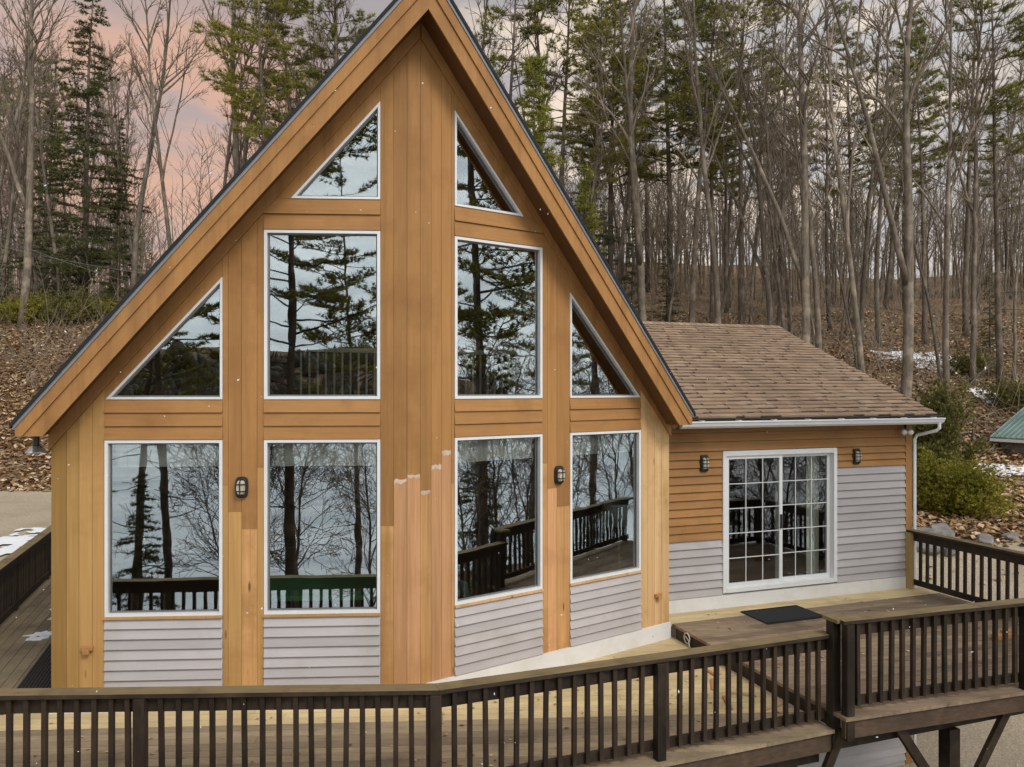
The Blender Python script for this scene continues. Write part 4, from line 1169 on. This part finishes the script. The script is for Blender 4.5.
def pine(seed, Ht, r0, lo, nb, ln, label, group, mat='pine', name='pine_tree', dead=14, tn=9, tl=.34, dens=1.0, gaps=.35):
    r = random.Random(seed); t = thing(name, label, 'tree', (0, -60, 0), 0, group, local=True)
    tr = grow(r, V3((0, 0, -.4)), V3((r.gauss(0, .02), r.gauss(0, .02), 1)), Ht, 12, .014, .03); m = len(tr)
    mb = MB(); mb.tube(tr, [max(.02, r0*(1.2 if k == 0 else 1)*(1-.93*k/(m-1))) for k in range(m)], 9)
    mb.build('trunk', M['bark_pine'], t, fix=False, smooth=True)
    br = MB(); fo = MB()
    for _ in range(dead):
        tt = .12+(lo-.08)*r.random(); p, d = at(tr, tt); b = grow(r, p, rnd_dir(r, -.1, .35), .8+1.6*r.random(), 4, .12, -.01)
        br.tube(b, [.03, .022, .016, .012, .008], 4, 0, False)
    for k in range(nb):
        tt = lo+(1-lo)*(k+r.random())/nb; p, d = at(tr, min(.995, tt)); q = (tt-lo)/(1-lo)
        prof = ln*(.55+.45*math.sin(min(1, q*1.9)*math.pi*.5))*(1-q)**.55
        l = max(.5, prof*(.55+.75*r.random()))
        bd = rnd_dir(r, -.05, .30); b = grow(r, p, bd, l, 6, .07, .035); rr0 = max(.015, r0*.22*(1-q*.6))
        br.tube(b, [max(.008, rr0*(1-.85*j/6)) for j in range(7)], 4, 0, False)
        if r.random() < gaps*.35: continue
        ns = int(l*4.2*dens)+2
        for j in range(ns):
            f = .34+.66*(j+r.random())/ns; c, dd = at(b, min(.999, f))
            sd = dd.cross(UP).normalized()*(1 if r.random() < .5 else -1)
            sl = (l*.34*(1.15-f)+.25)*(.5+.8*r.random()); e = c+(sd*.85+dd*.6+UP*.18*r.random()).normalized()*sl
            br.tube([c, e], [.012, .007], 3, 0, False)
            nt = max(1, int(sl*3.2))
            for x in range(nt+1): tuft(r, fo, c.lerp(e, .45+.55*x/max(1, nt))+UP*.03, (e-c).normalized(), tn, tl, .034)
    crown(fo, br, mat, t)
    return t
def hemlock(seed, Ht, r0, lo, nb, ln, label, group, mat='hemlock', name='spruce_tree', droop=-.045, tl=.22, tn=5, dens=1.0):
    r = random.Random(seed); t = thing(name, label, 'tree', (0, -60, 0), 0, group, local=True)
    tr = grow(r, V3((0, 0, -.3)), V3((0, 0, 1)), Ht, 10, .01, .03); m = len(tr)
    mb = MB(); mb.tube(tr, [max(.015, r0*(1-.95*k/(m-1))) for k in range(m)], 8); mb.build('trunk', M['bark_pine'], t, fix=False, smooth=True)
    br = MB(); fo = MB()
    for k in range(nb):
        q = (k+r.random())/nb; tt = lo+(1-lo)*q; p, d = at(tr, min(.995, tt))
        l = max(.25, ln*(1-q)**.8*(.5+.7*r.random())); b = grow(r, p, rnd_dir(r, -.12, .3), l, 5, .05, droop)
        br.tube(b, [max(.006, r0*.13*(1-.85*j/5)) for j in range(6)], 3, 0, False)
        ns = int(l*9*dens)+3
        for j in range(ns):
            f = .15+.85*(j+r.random())/ns; c, dd = at(b, min(.999, f)); sd = dd.cross(UP).normalized()*(1 if r.random() < .5 else -1)
            w = (.18+.30*l*(1-f))*(.4+.9*r.random()); e = c+(sd+dd*.7-UP*.12).normalized()*w
            for x in range(max(1, int(w*5))+1): tuft(r, fo, c.lerp(e, r.random()), (e-c).normalized(), tn, tl, .04)
    crown(fo, br, mat, t)
    return t

GR = 'bare trees on the wooded hillside'
hw = [hardwood(101, 25, .19, .42, 0, 17, .028, '', GR, .5, .25), hardwood(102, 23, .155, .38, 1, 14, .034, '', GR, .5, .25), hardwood(103, 27, .24, .45, 1, 16, .025, '', GR, .5, .25),
      hardwood(104, 20, .115, .35, 0, 18, .04, '', GR, .5, .26), hardwood(105, 24, .175, .5, 2, 16, .03, '', GR, .5, .25), hardwood(106, 17, .08, .25, 0, 18, .045, '', GR, .5, .25)]
pn = [pine(201, 26, .23, .46, 76, 3.9, '', '', mat='pine_bright', tn=22, tl=.31, gaps=.6), pine(202, 24, .19, .52, 60, 3.3, '', '', tn=22, tl=.31, gaps=.6), pine(203, 28, .26, .40, 84, 4.4, '', '', tn=22, tl=.31, gaps=.6)]
sp = [hemlock(301, 22, .22, .10, 170, 3.9, '', '', dens=1.25), hemlock(302, 16, .18, .05, 105, 2.9, '', '')]
yc = hemlock(303, 15, .16, .06, 150, 2.7, '', '', 'cedar_tree', 'cedar_tree', .03, .28, 7)
protos = hw+pn+sp+[yc]
used = set()
PATH = {}
def place(pr, px, Y, sc=1, lab=None, group=None, rz=None, tilt=(0, 0), rr=random.Random(5)):
    X = (px-512)/F*Y; rz = rr.random()*6.28 if rz is None else rz
    z = T(X, Y)
    if id(pr) not in used:
        used.add(id(pr)); o = pr; o.location = (X, Y, z); o.rotation_euler = (tilt[0], tilt[1], rz); o.scale = (sc,)*3
        if lab: o['label'] = lab
        if group: o['group'] = group
        elif 'group' in o and not lab is None and o['group'] == '': del o['group']
    else:
        o = dup(pr, (X, Y, z), rz, sc, lab, group, tilt)
    return o
# hand-placed, left of the house
place(hw[2], 22, 44.5, 1.0, 'thick dark bare trunk nearest the left edge above the bank', None, 1.0, (0, .03))
place(sp[0], 84, 48, 1.0, 'tall dark spruce with drooping branches left of the house', None)
place(sp[1], 45, 52, .9, 'shorter dark spruce behind the thick trunk at far left', None)
place(sp[1], 118, 50, .8, 'dark spruce just right of the tall left spruce', None)
place(hw[1], 176, 46, .95, 'forked bare tree against the pink sky left of the roof', None, 2.2)
place(hw[4], 214, 48, .85, 'bare tree with several stems against the pink sky beside the roof edge', None, .6)
place(hw[2], 243, 46, 1.05, 'thick curved bare trunk rising behind the left roof slope', None, 3.2, (0, .04))
place(pn[0], 268, 43, .95, 'tall pine with feathery branches behind the left roof slope', None)
place(pn[1], 300, 50, 1.0, 'slender pine rising behind the roof left of the peak', None)
place(pn[2], 338, 46, .95, 'broad pine behind the roof just left of the peak', None)
place(hw[0], 132, 47, 1.0, 'slim bare tree between the dark spruce and the pink sky', None)
place(hw[3], 60, 46.5, 1.1, 'thin bare tree in front of the dark spruce', None)
place(hw[3], 3, 46, 1.1, 'thin bare tree at the extreme left edge of the view', None)
# right of the peak
place(yc, 540, 36, 1.15, 'yellow green conifer lit up close behind the right roof slope', None)
place(yc, 578, 39, .8, 'smaller yellow green conifer beside the right roof slope', None)
place(pn[1], 505, 46, 1.05, 'tall pine close behind the roof peak on the right', None)
place(pn[0], 560, 50, 1.05, 'tall pine behind the yellow green conifer', None)
place(pn[2], 612, 52, .95, 'broad pine between the conifer and the leaning grey trunk', None)
place(hw[2], 645, 40, 1.0, 'pale grey leaning trunk right of the main roof slope', None, 2.0, (0, .10))
place(pn[1], 690, 44, 1.1, 'straight pine with a green tuft right of the leaning trunk', None, 1.3)
place(pn[0], 742, 47, 1.0, 'pine with bright green upper tufts above the wing roof', None, 4.0)
place(hw[0], 722, 40, 1.0, 'straight grey trunk above the left part of the wing ridge', None)
place(hw[4], 778, 42, 1.0, 'multi stemmed bare tree above the right end of the wing ridge', None)
place(hw[2], 802, 37, .95, 'thick mottled trunk just right of the wing ridge end', None)
place(hw[0], 818, 38, .9, 'second mottled trunk close beside the thick one right of the ridge', None)
place(hw[1], 868, 36, 1.05, 'dark trunk above the sloping right edge of the wing roof', None)
place(hw[2], 903, 36, 1.12, 'tallest thick trunk leaning right above the wing corner', None, 1.1, (0, .07))
place(hw[0], 948, 40, .9, 'pale trunk beside the hillside snow patch', None, 4, (0, .03))
place(pn[1], 1000, 42, 1.0, 'pine with brown green crown near the right edge', None)
place(pn[2], 850, 56, .85, 'pine far back in the woods above the wing roof edge', None)
place(pn[0], 592, 45, .9, 'yellow green pine crown just beyond the right roof slope', None, 2.6)
place(pn[2], 668, 49, .95, 'tall pine between the leaning grey trunk and the wing ridge', None, 5.1)
place(pn[0], 712, 53, .9, 'yellow green pine standing behind the straight grey trunk', None, .4)
place(pn[1], 925, 50, .95, 'pine with small green crown right of the tallest leaning trunk', None, 3.3)
place(sp[1], 605, 44, .6, 'dark young hemlock behind the right roof slope near the wing ridge', None)
place(sp[1], 632, 47, .6, 'dark young hemlock above the left end of the wing ridge', None)
place(sp[1], 668, 46, .5, 'dark young hemlock under the leaning grey trunk', None)
place(sp[0], 585, 52, .75, 'tall dark hemlock behind the small yellow green conifer', None)
place(sp[1], 8, 46, .40, 'low green spruce at the top of the bank at far left', None)
place(sp[1], 70, 46, .33, 'small green spruce at the foot of the tall left spruce', None)
place(sp[1], 118, 46, .36, 'small green spruce on the bank beside the left roof edge', None)
place(sp[1], 150, 47, .30, 'tiny green spruce touching the left roof edge', None)
place(sp[1], 990, 48, .38, 'young dark evergreen up the slope beyond the shed', None)
# the wood behind: many that nothing tells apart
rr = random.Random(77)
LW = 'slim bare grey brown tree in the dense woods behind the house'
cnt = 0
while cnt < 46:
    px = -30+rr.random()*390; Y = 49+rr.random()*30
    if 140 < px < 232 and rr.random() < .8: continue
    place(rr.choice((hw[0], hw[1], hw[3], hw[5], hw[3], hw[5])), px, Y, .7+.35*rr.random(), LW, GR, None, (rr.gauss(0, .03), rr.gauss(0, .03)), rr); cnt += 1
cnt = 0
while cnt < 64:
    px = 560+rr.random()*500; Y = 42+rr.random()**1.2*40
    place(rr.choice((hw[0], hw[1], hw[3], hw[4], hw[5], hw[3], hw[5], hw[0])), px, Y, .65+.4*rr.random(), LW, GR, None, (rr.gauss(0, .035), rr.gauss(0, .035)), rr); cnt += 1
for k in range(58):                         # the wood goes on past the picture's edges and behind the roof
    px = (-420+r0_*390 if k < 20 else 1060+r0_*380 if k < 40 else 350+r0_*210) if (r0_ := rr.random()) >= 0 else 0
    place(rr.choice((hw[0], hw[1], hw[3], hw[4], hw[5])), px, 48+rr.random()*26, .65+.35*rr.random(), LW, GR, None, (rr.gauss(0, .03), rr.gauss(0, .03)), rr)
LP = 'pine with sparse dark needles deep in the woods behind the house'
for k in range(13):
    px = (600+rr.random()*440) if k > 4 else (-20+rr.random()*150 if k < 3 else 260+rr.random()*90)
    place(rr.choice(pn), px, 58+rr.random()*20, .75+.25*rr.random(), LP, 'pines deep in the woods', None, (0, 0), rr)
# lakeshore trees that the windows mirror
def mirrored(sd, px, dist):
    k = (px-512)/F; d = wdir(1 if sd == 1 else -1)*(1 if sd == 1 else -1); n = wnor(sd)
    tt = P0.dot(n)/(k*n.x+n.y); hit = V3((k*tt, tt, 0)); v = V3((k, 1, 0)).normalized(); v = v-n*2*v.dot(n); return hit+v*dist
bp = pine(211, 27, .20, .26, 84, 5.0, 'tall lakeshore pine', 'lakeshore pines mirrored in the windows', 'pine', 'pine_tree', 7, 18, .21, 1.35, .3)
bp2 = pine(212, 24, .18, .38, 60, 4.2, 'tall lakeshore pine', 'lakeshore pines mirrored in the windows', 'pine', 'pine_tree', 7, 18, .21, 1.35, .3)
bh = hardwood(111, 9.5, .065, .16, 2, 30, .08, 'bare lakeshore tree', 'bare lakeshore trees mirrored in the windows', .8, .42)
bs = hemlock(311, 8.5, .10, .05, 90, 2.0, '', 'young lakeshore hemlocks mirrored in the windows'); LSM = 'young hemlock on the lakeshore, seen mirrored in the lower windows'
LPM = 'tall pine on the lakeshore, seen mirrored in the window glass'; LHM = 'bare lakeshore tree, seen mirrored in the lower window glass'
for pr, sd, px, dist, sc in ((bp, -1, 290, 19, 1), (bp2, -1, 172, 21, 1), (bp2, -1, 131, 23, .95), (bp2, -1, 430, 26, 1), (bp2, -1, 358, 23, .85), (bp, -1, 40, 34, .9),
                             (bh, -1, 222, 17, .85), (bh, -1, 378, 16, .85), (bh, -1, 250, 22, 1), (bh, -1, 300, 22, 1.1), (bs, -1, 140, 20, .7),
                             (bp, 1, 486, 15, 1), (bp2, 1, 530, 30, 1), (bp2, 1, 592, 22, 1), (bh, 1, 470, 15, .8), (bh, 1, 530, 18, .9), (bh, 1, 565, 17, .8), (bh, 1, 610, 21, 1), (bs, 1, 478, 17, .8), (bh, 1, 490, 20, 1.1), (bh, 1, 640, 19, 1)):
    p = mirrored(sd, px, dist); z = T(p.x, p.y)
    lab, g = (LHM, 'bare lakeshore trees mirrored in the windows') if pr is bh else (LSM, 'young lakeshore hemlocks mirrored in the windows') if pr is bs else (LPM, 'lakeshore pines mirrored in the windows')
    if id(pr) not in used:
        used.add(id(pr)); pr.location = (p.x, p.y, z); pr.scale = (sc,)*3; pr['label'] = lab; pr['group'] = g
    else: dup(pr, (p.x, p.y, z), rr.random()*6.28, sc, lab, g)
for o in list(COL.objects):
    if o.parent is None and o.get('group') == '': del o['group']

M['far_wood'] = plain('far_woods_canopy', (.10, .095, .07), .95, .05, var=.5, scale=.2)
# the wooded far shore
mb = MB(); r = random.Random(64)
for _ in range(3600):
    x = -330+r.random()*900; y = -266-r.random()*130; z = T(x, y)-.5; h = 4+4.5*r.random(); q = 1.2+1.6*r.random()
    if r.random() < .45: mb.lathe((x, y, z), [(q*.5, 0), (q*.8, h*.15), (q*.55, h*.45), (q*.3, h*.75), (.05, h*1.15)], 5)
    else: mb.lathe((x, y, z), [(q*.4, 0), (q, h*.35), (q*1.05, h*.6), (q*.7, h*.85), (.1, h)], 6)
tag(mb.build('far_woods', M['far_wood'], fix=False), 'dark wooded far shore of the lake, mirrored in the windows', 'woods', kind='stuff')
# shrubs
def shrub(px, Y, rx, rz_, n, mat, lab, seed, leaf=.075):
    X = (px-512)/F*Y; z = T(X, Y); r = random.Random(seed); t = thing('shrub', lab, 'shrub', (X, Y, z), local=True)
    st = MB(); fo = MB()
    nb = int(40*rx)
    for _ in range(nb):
        d = rnd_dir(r, .05, 1); e = V3((d.x*rx, d.y*rx*.8, d.z*rz_))*(.65+.45*r.random()); b = grow(r, V3((r.gauss(0, .12*rx), r.gauss(0, .12*rx), -.1)), (e+UP*.3), e.length, 5, .10, .02)
        st.tube(b, [.018, .014, .011, .008, .006, .005], 3, 0, False)
        for q in range(int(n/nb/6)):
            f = .3+.7*r.random()**.7; c, dd = at(b, min(.999, f)); c = c+V3((r.gauss(0, .13), r.gauss(0, .13), r.gauss(0, .10)))*rx
            tuft(r, fo, c, (dd+UP*.4).normalized(), 6, leaf*1.6, leaf*.6)
    st.build('stems', M['twig'], t, fix=False); fo.build('foliage', M[mat], t, fix=False)
shrub(962, 23.5, 1.45, 1.8, 24000, 'shrub', 'rounded yellow green shrub right of the wing downspout', 1)
shrub(925, 24.0, 1.0, 1.9, 14000, 'shrub', 'yellow green shrub partly hidden behind the wing corner', 2)
shrub(930, 27.0, 1.4, 3.9, 42000, 'shrub_dark', 'tall dark green shrub behind the wing roof corner', 3, .10)
shrub(28, 45.5, 1.9, 1.5, 16000, 'shrub', 'low yellow green brush at the top of the left bank beside the left edge', 6, .10)
shrub(78, 46.0, 2.2, 1.7, 18000, 'shrub_dark', 'olive brush under the tall left spruce above the bank', 7, .10)
shrub(118, 46.5, 1.7, 1.3, 13000, 'shrub', 'small yellow green brush above the bank near the left eave', 8, .10)
shrub(885, 38, 1.5, 1.2, 12000, 'shrub', 'low olive brush behind the sloping right edge of the wing roof', 9, .10)
shrub(1012, 40, 1.8, 1.5, 9000, 'shrub_dark', 'low mossy green shrub on the slope above the shed', 4, .1)
shrub(970, 44, 2.0, 1.0, 9000, 'shrub_dark', 'low green bush beside the pale trunk on the hillside', 5, .1)
# fallen branches
r = random.Random(17)
for i in range(11):
    Y = 27+r.random()*22; px = 905+r.random()*115; X = (px-512)/F*Y; a = r.random()*6.28
    d = V3((math.cos(a), math.sin(a), .12)); p = V3((X, Y, T(X, Y)+.10)); b = [p]
    for k in range(6):
        q = b[-1]+V3((d.x+r.gauss(0, .15), d.y+r.gauss(0, .15), 0))*.55; q.z = T(q.x, q.y)+.10+.10*r.random(); b.append(q)
    mb = MB(); mb.tube(b, [.055, .05, .042, .035, .028, .02, .012], 6, 0)
    for k in range(7):
        c, dd = at(b, .2+.75*r.random()); e = grow(r, c, dd*.6+rnd_dir(r, .1, .9)*.8, .5+.9*r.random(), 3, .15, 0); mb.tube(e, [.02, .015, .011, .007], 4, 0, False)
    tag(mb.build('fallen_branch', M['twig'], fix=False), 'pale fallen branch lying in the leaves on the hillside right of the wing', 'branch', 'fallen branches on the right hillside')
# brushy undergrowth of thin stems
mb = MB(); r = random.Random(91)
for _ in range(7000):
    y = 36+r.random()*30 if _ < 4300 else 60+r.random()*36; x = y*(-.70+1.42*r.random())
    if -.30*y < x < .08*y and y < 50: continue
    p = V3((x, y, T(x, y)-.05)); b = grow(r, p, rnd_dir(r, .45, 1), .8+5.2*r.random()**2.2, 4, .16, .03)
    mb.tube(b, [.016, .013, .010, .008, .006], 3, 0, False)
    for q in range(2):
        c, dd = at(b, .4+.5*r.random()); e = grow(r, c, (dd+rnd_dir(r, -.2, .6)).normalized(), .3+.7*r.random(), 2, .1, 0); mb.tube(e, [.009, .007, .005], 3, 0, False)
tag(mb.build('undergrowth', M['twig'], fix=False), 'thin leafless brush and saplings on the forest floor', 'undergrowth', kind='stuff')
# the far wood up the slope, one mass of thin stems
mb = MB(); r = random.Random(92)
for _ in range(1350):
    y = 66+r.random()*(62 if _ < 850 else 34); x = y*(-1.15+2.35*r.random())
    if -.10*y < x < .02*y or (-.47*y < x and x < 0 and r.random() < .75): continue
    h = 7+9*r.random(); b = grow(r, V3((x, y, T(x, y)-.2)), V3((r.gauss(0, .05), r.gauss(0, .05), 1)), h, 6, .03, .03); r0 = .06+.09*r.random()
    mb.tube(b, [r0*(1-.85*k/6) for k in range(7)], 5, 0, False)
    for q in range(16):
        c, dd = at(b, .25+.73*r.random()); e = grow(r, c, (dd*.8+rnd_dir(r, -.1, .4)*.75), 1.2+2.6*r.random(), 3, .12, .05); mb.tube(e, [.035, .025, .018, .012], 3, 0, False)
        for w in range(2):
            c2, d2 = at(e, .3+.65*r.random()); g = grow(r, c2, d2*.7+rnd_dir(r, -.2, .6)*.7, .6+r.random(), 2, .12, .05); mb.tube(g, [.018, .014, .010], 3, 0, False)
tag(mb.build('far_woods', M['twig'], fix=False), 'distant mass of thin bare trees up the slope behind the house', 'woods', kind='stuff')
# pale cables crossing the left woods
for i, (a, b, lab) in enumerate((((-60, 228), (150, 268), 'upper pale utility cable crossing the left woods'), ((-60, 205), (160, 290), 'lower pale utility cable slanting across the left woods'))):
    Y = 40; pts = []
    A_ = V3(((a[0]-512)/F*Y, Y-4, CZ-(a[1]-CY)*Y/F)); B_ = V3(((b[0]-512)/F*Y, Y+3, CZ-(b[1]-CY)*Y/F))
    for k in range(13): t = k/12; pts.append(A_.lerp(B_, t)-UP*.9*4*t*(1-t)*.5)
    mb = MB(); mb.tube(pts, .007, 5); tag(mb.build('utility_cable', M['drip']), lab, 'cable')
# drifting snowflakes in the air
mb = MB(); r = random.Random(55)
for _ in range(170):
    y = 2.2+r.random()*6.0; x = y*(-.66+1.32*r.random()); z = CZ+y*(-.49+1.0*r.random()); s = .0022+.0022*r.random()
    if z < .2: continue
    c = V3((x, y, z)); d = rnd_dir(r, -1, 1)*s*1.7; e = d.orthogonal().normalized()*s*.8; f = d.cross(e).normalized()*s*.8
    i = len(mb.v); mb.v += [tuple(c+q) for q in (d, -d, e, -e, f, -f)]
    mb.f += [(i+a, i+b, i+g) for a, b, g in ((0, 2, 4), (0, 4, 3), (0, 3, 5), (0, 5, 2), (1, 4, 2), (1, 3, 4), (1, 5, 3), (1, 2, 5))]; mb.m += [0]*8
tag(mb.build('snowflakes', M['snow'], fix=False), 'light snowflakes drifting in the air before the house', 'snowflakes', kind='stuff')

# ------------------------------------------------------------------ sky and light
SUN = V3((.50, -.66, .78)).normalized()
elev = math.asin(SUN.z); azim = math.atan2(SUN.x, SUN.y)
world = bpy.data.worlds.new('World'); scn.world = world; world.use_nodes = True
nt = world.node_tree; nt.nodes.clear()
out = N(nt, 'ShaderNodeOutputWorld')
sky = N(nt, 'ShaderNodeTexSky'); sky.sky_type = 'NISHITA'; sky.sun_disc = False; sky.sun_elevation = elev; sky.sun_rotation = azim
bg1 = N(nt, 'ShaderNodeBackground'); bg1.inputs[1].default_value = .10; L(nt, sky.outputs[0], bg1.inputs[0])
tc = N(nt, 'ShaderNodeTexCoord'); D = tc.outputs['Generated']
def wdot(v):
    n = N(nt, 'ShaderNodeVectorMath', operation='DOT_PRODUCT'); L(nt, D, n.inputs[0]); n.inputs[1].default_value = V3(v).normalized(); return n.outputs['Value']
def wmap(x, a, b, c=0, d=1):
    n = N(nt, 'ShaderNodeMapRange', interpolation_type='SMOOTHSTEP'); L(nt, x, n.inputs[0])
    for i, q in enumerate((a, b, c, d)): n.inputs[i+1].default_value = q
    return n.outputs[0]
def wmul(a, b):
    n = N(nt, 'ShaderNodeMath', operation='MULTIPLY'); L(nt, a, n.inputs[0]); L(nt, b, n.inputs[1]); return n.outputs[0]
mp = N(nt, 'ShaderNodeMapping'); mp.inputs['Scale'].default_value = (1, 1, 3.2); L(nt, D, mp.inputs[0])
n1 = noise(nt, mp.outputs[0], 3.2, 7, .6); n2 = noise(nt, mp.outputs[0], 6.5, 6, .6)
base = mixc(nt, wmap(wdot((0, 0, 1)), 0.0, .45), (.62, .57, .56), (.40, .375, .38))
base = mixc(nt, wmap(wdot((1, .35, .25)), .2, .8), base, (.60, .585, .58))
base = mixc(nt, wmap(wdot((-1, .7, .3)), .3, .95), base, (.40, .355, .36))
base = mixc(nt, wmul(wmap(n1, .40, .62), wmap(wdot((0, 1, .2)), 0, .6, .25, .75)), base, (.48, .445, .445))
pink = wmul(wmap(wdot((-.44, 1, .26)), .958, .996), wmap(n1, .30, .56))
base = mixc(nt, pink, base, (.72, .425, .30))
cream = wmul(wmap(wdot((.25, 1, .36)), .93, .985), wmap(n2, .45, .60))
base = mixc(nt, cream, base, (.90, .75, .60))
back = wmap(wdot((.25, -1, .15)), -.1, .75)
bc = ramp(nt, n2, [(.32, (.88, .96, 1.0)), (.5, (1.17, 1.24, 1.27)), (.68, (1.48, 1.52, 1.52))]).outputs[0]
base = mixc(nt, back, base, bc)
bg2 = N(nt, 'ShaderNodeBackground'); L(nt, base, bg2.inputs[0]); bg2.inputs[1].default_value = 1.0
mxs = N(nt, 'ShaderNodeMixShader'); mxs.inputs[0].default_value = .93
L(nt, bg1.outputs[0], mxs.inputs[1]); L(nt, bg2.outputs[0], mxs.inputs[2]); L(nt, mxs.outputs[0], out.inputs[0])
sl_ = bpy.data.lights.new('sun', 'SUN'); so = bpy.data.objects.new('sun', sl_); COL.objects.link(so)
sl_.energy = 1.75; sl_.angle = R(18); sl_.color = (1, .95, .88)
so.rotation_euler = SUN.to_track_quat('Z', 'Y').to_euler()
vw = scn.view_settings; vw.view_transform = 'Standard'; vw.look = 'None'; vw.exposure = .12; vw.gamma = 1
scn.cycles.use_denoising = True
scn.cycles.max_bounces = 7; scn.cycles.transparent_max_bounces = 12; scn.cycles.caustics_reflective = False; scn.cycles.caustics_refractive = False
for o in scn.objects:
    if 'local' in o: del o['local']
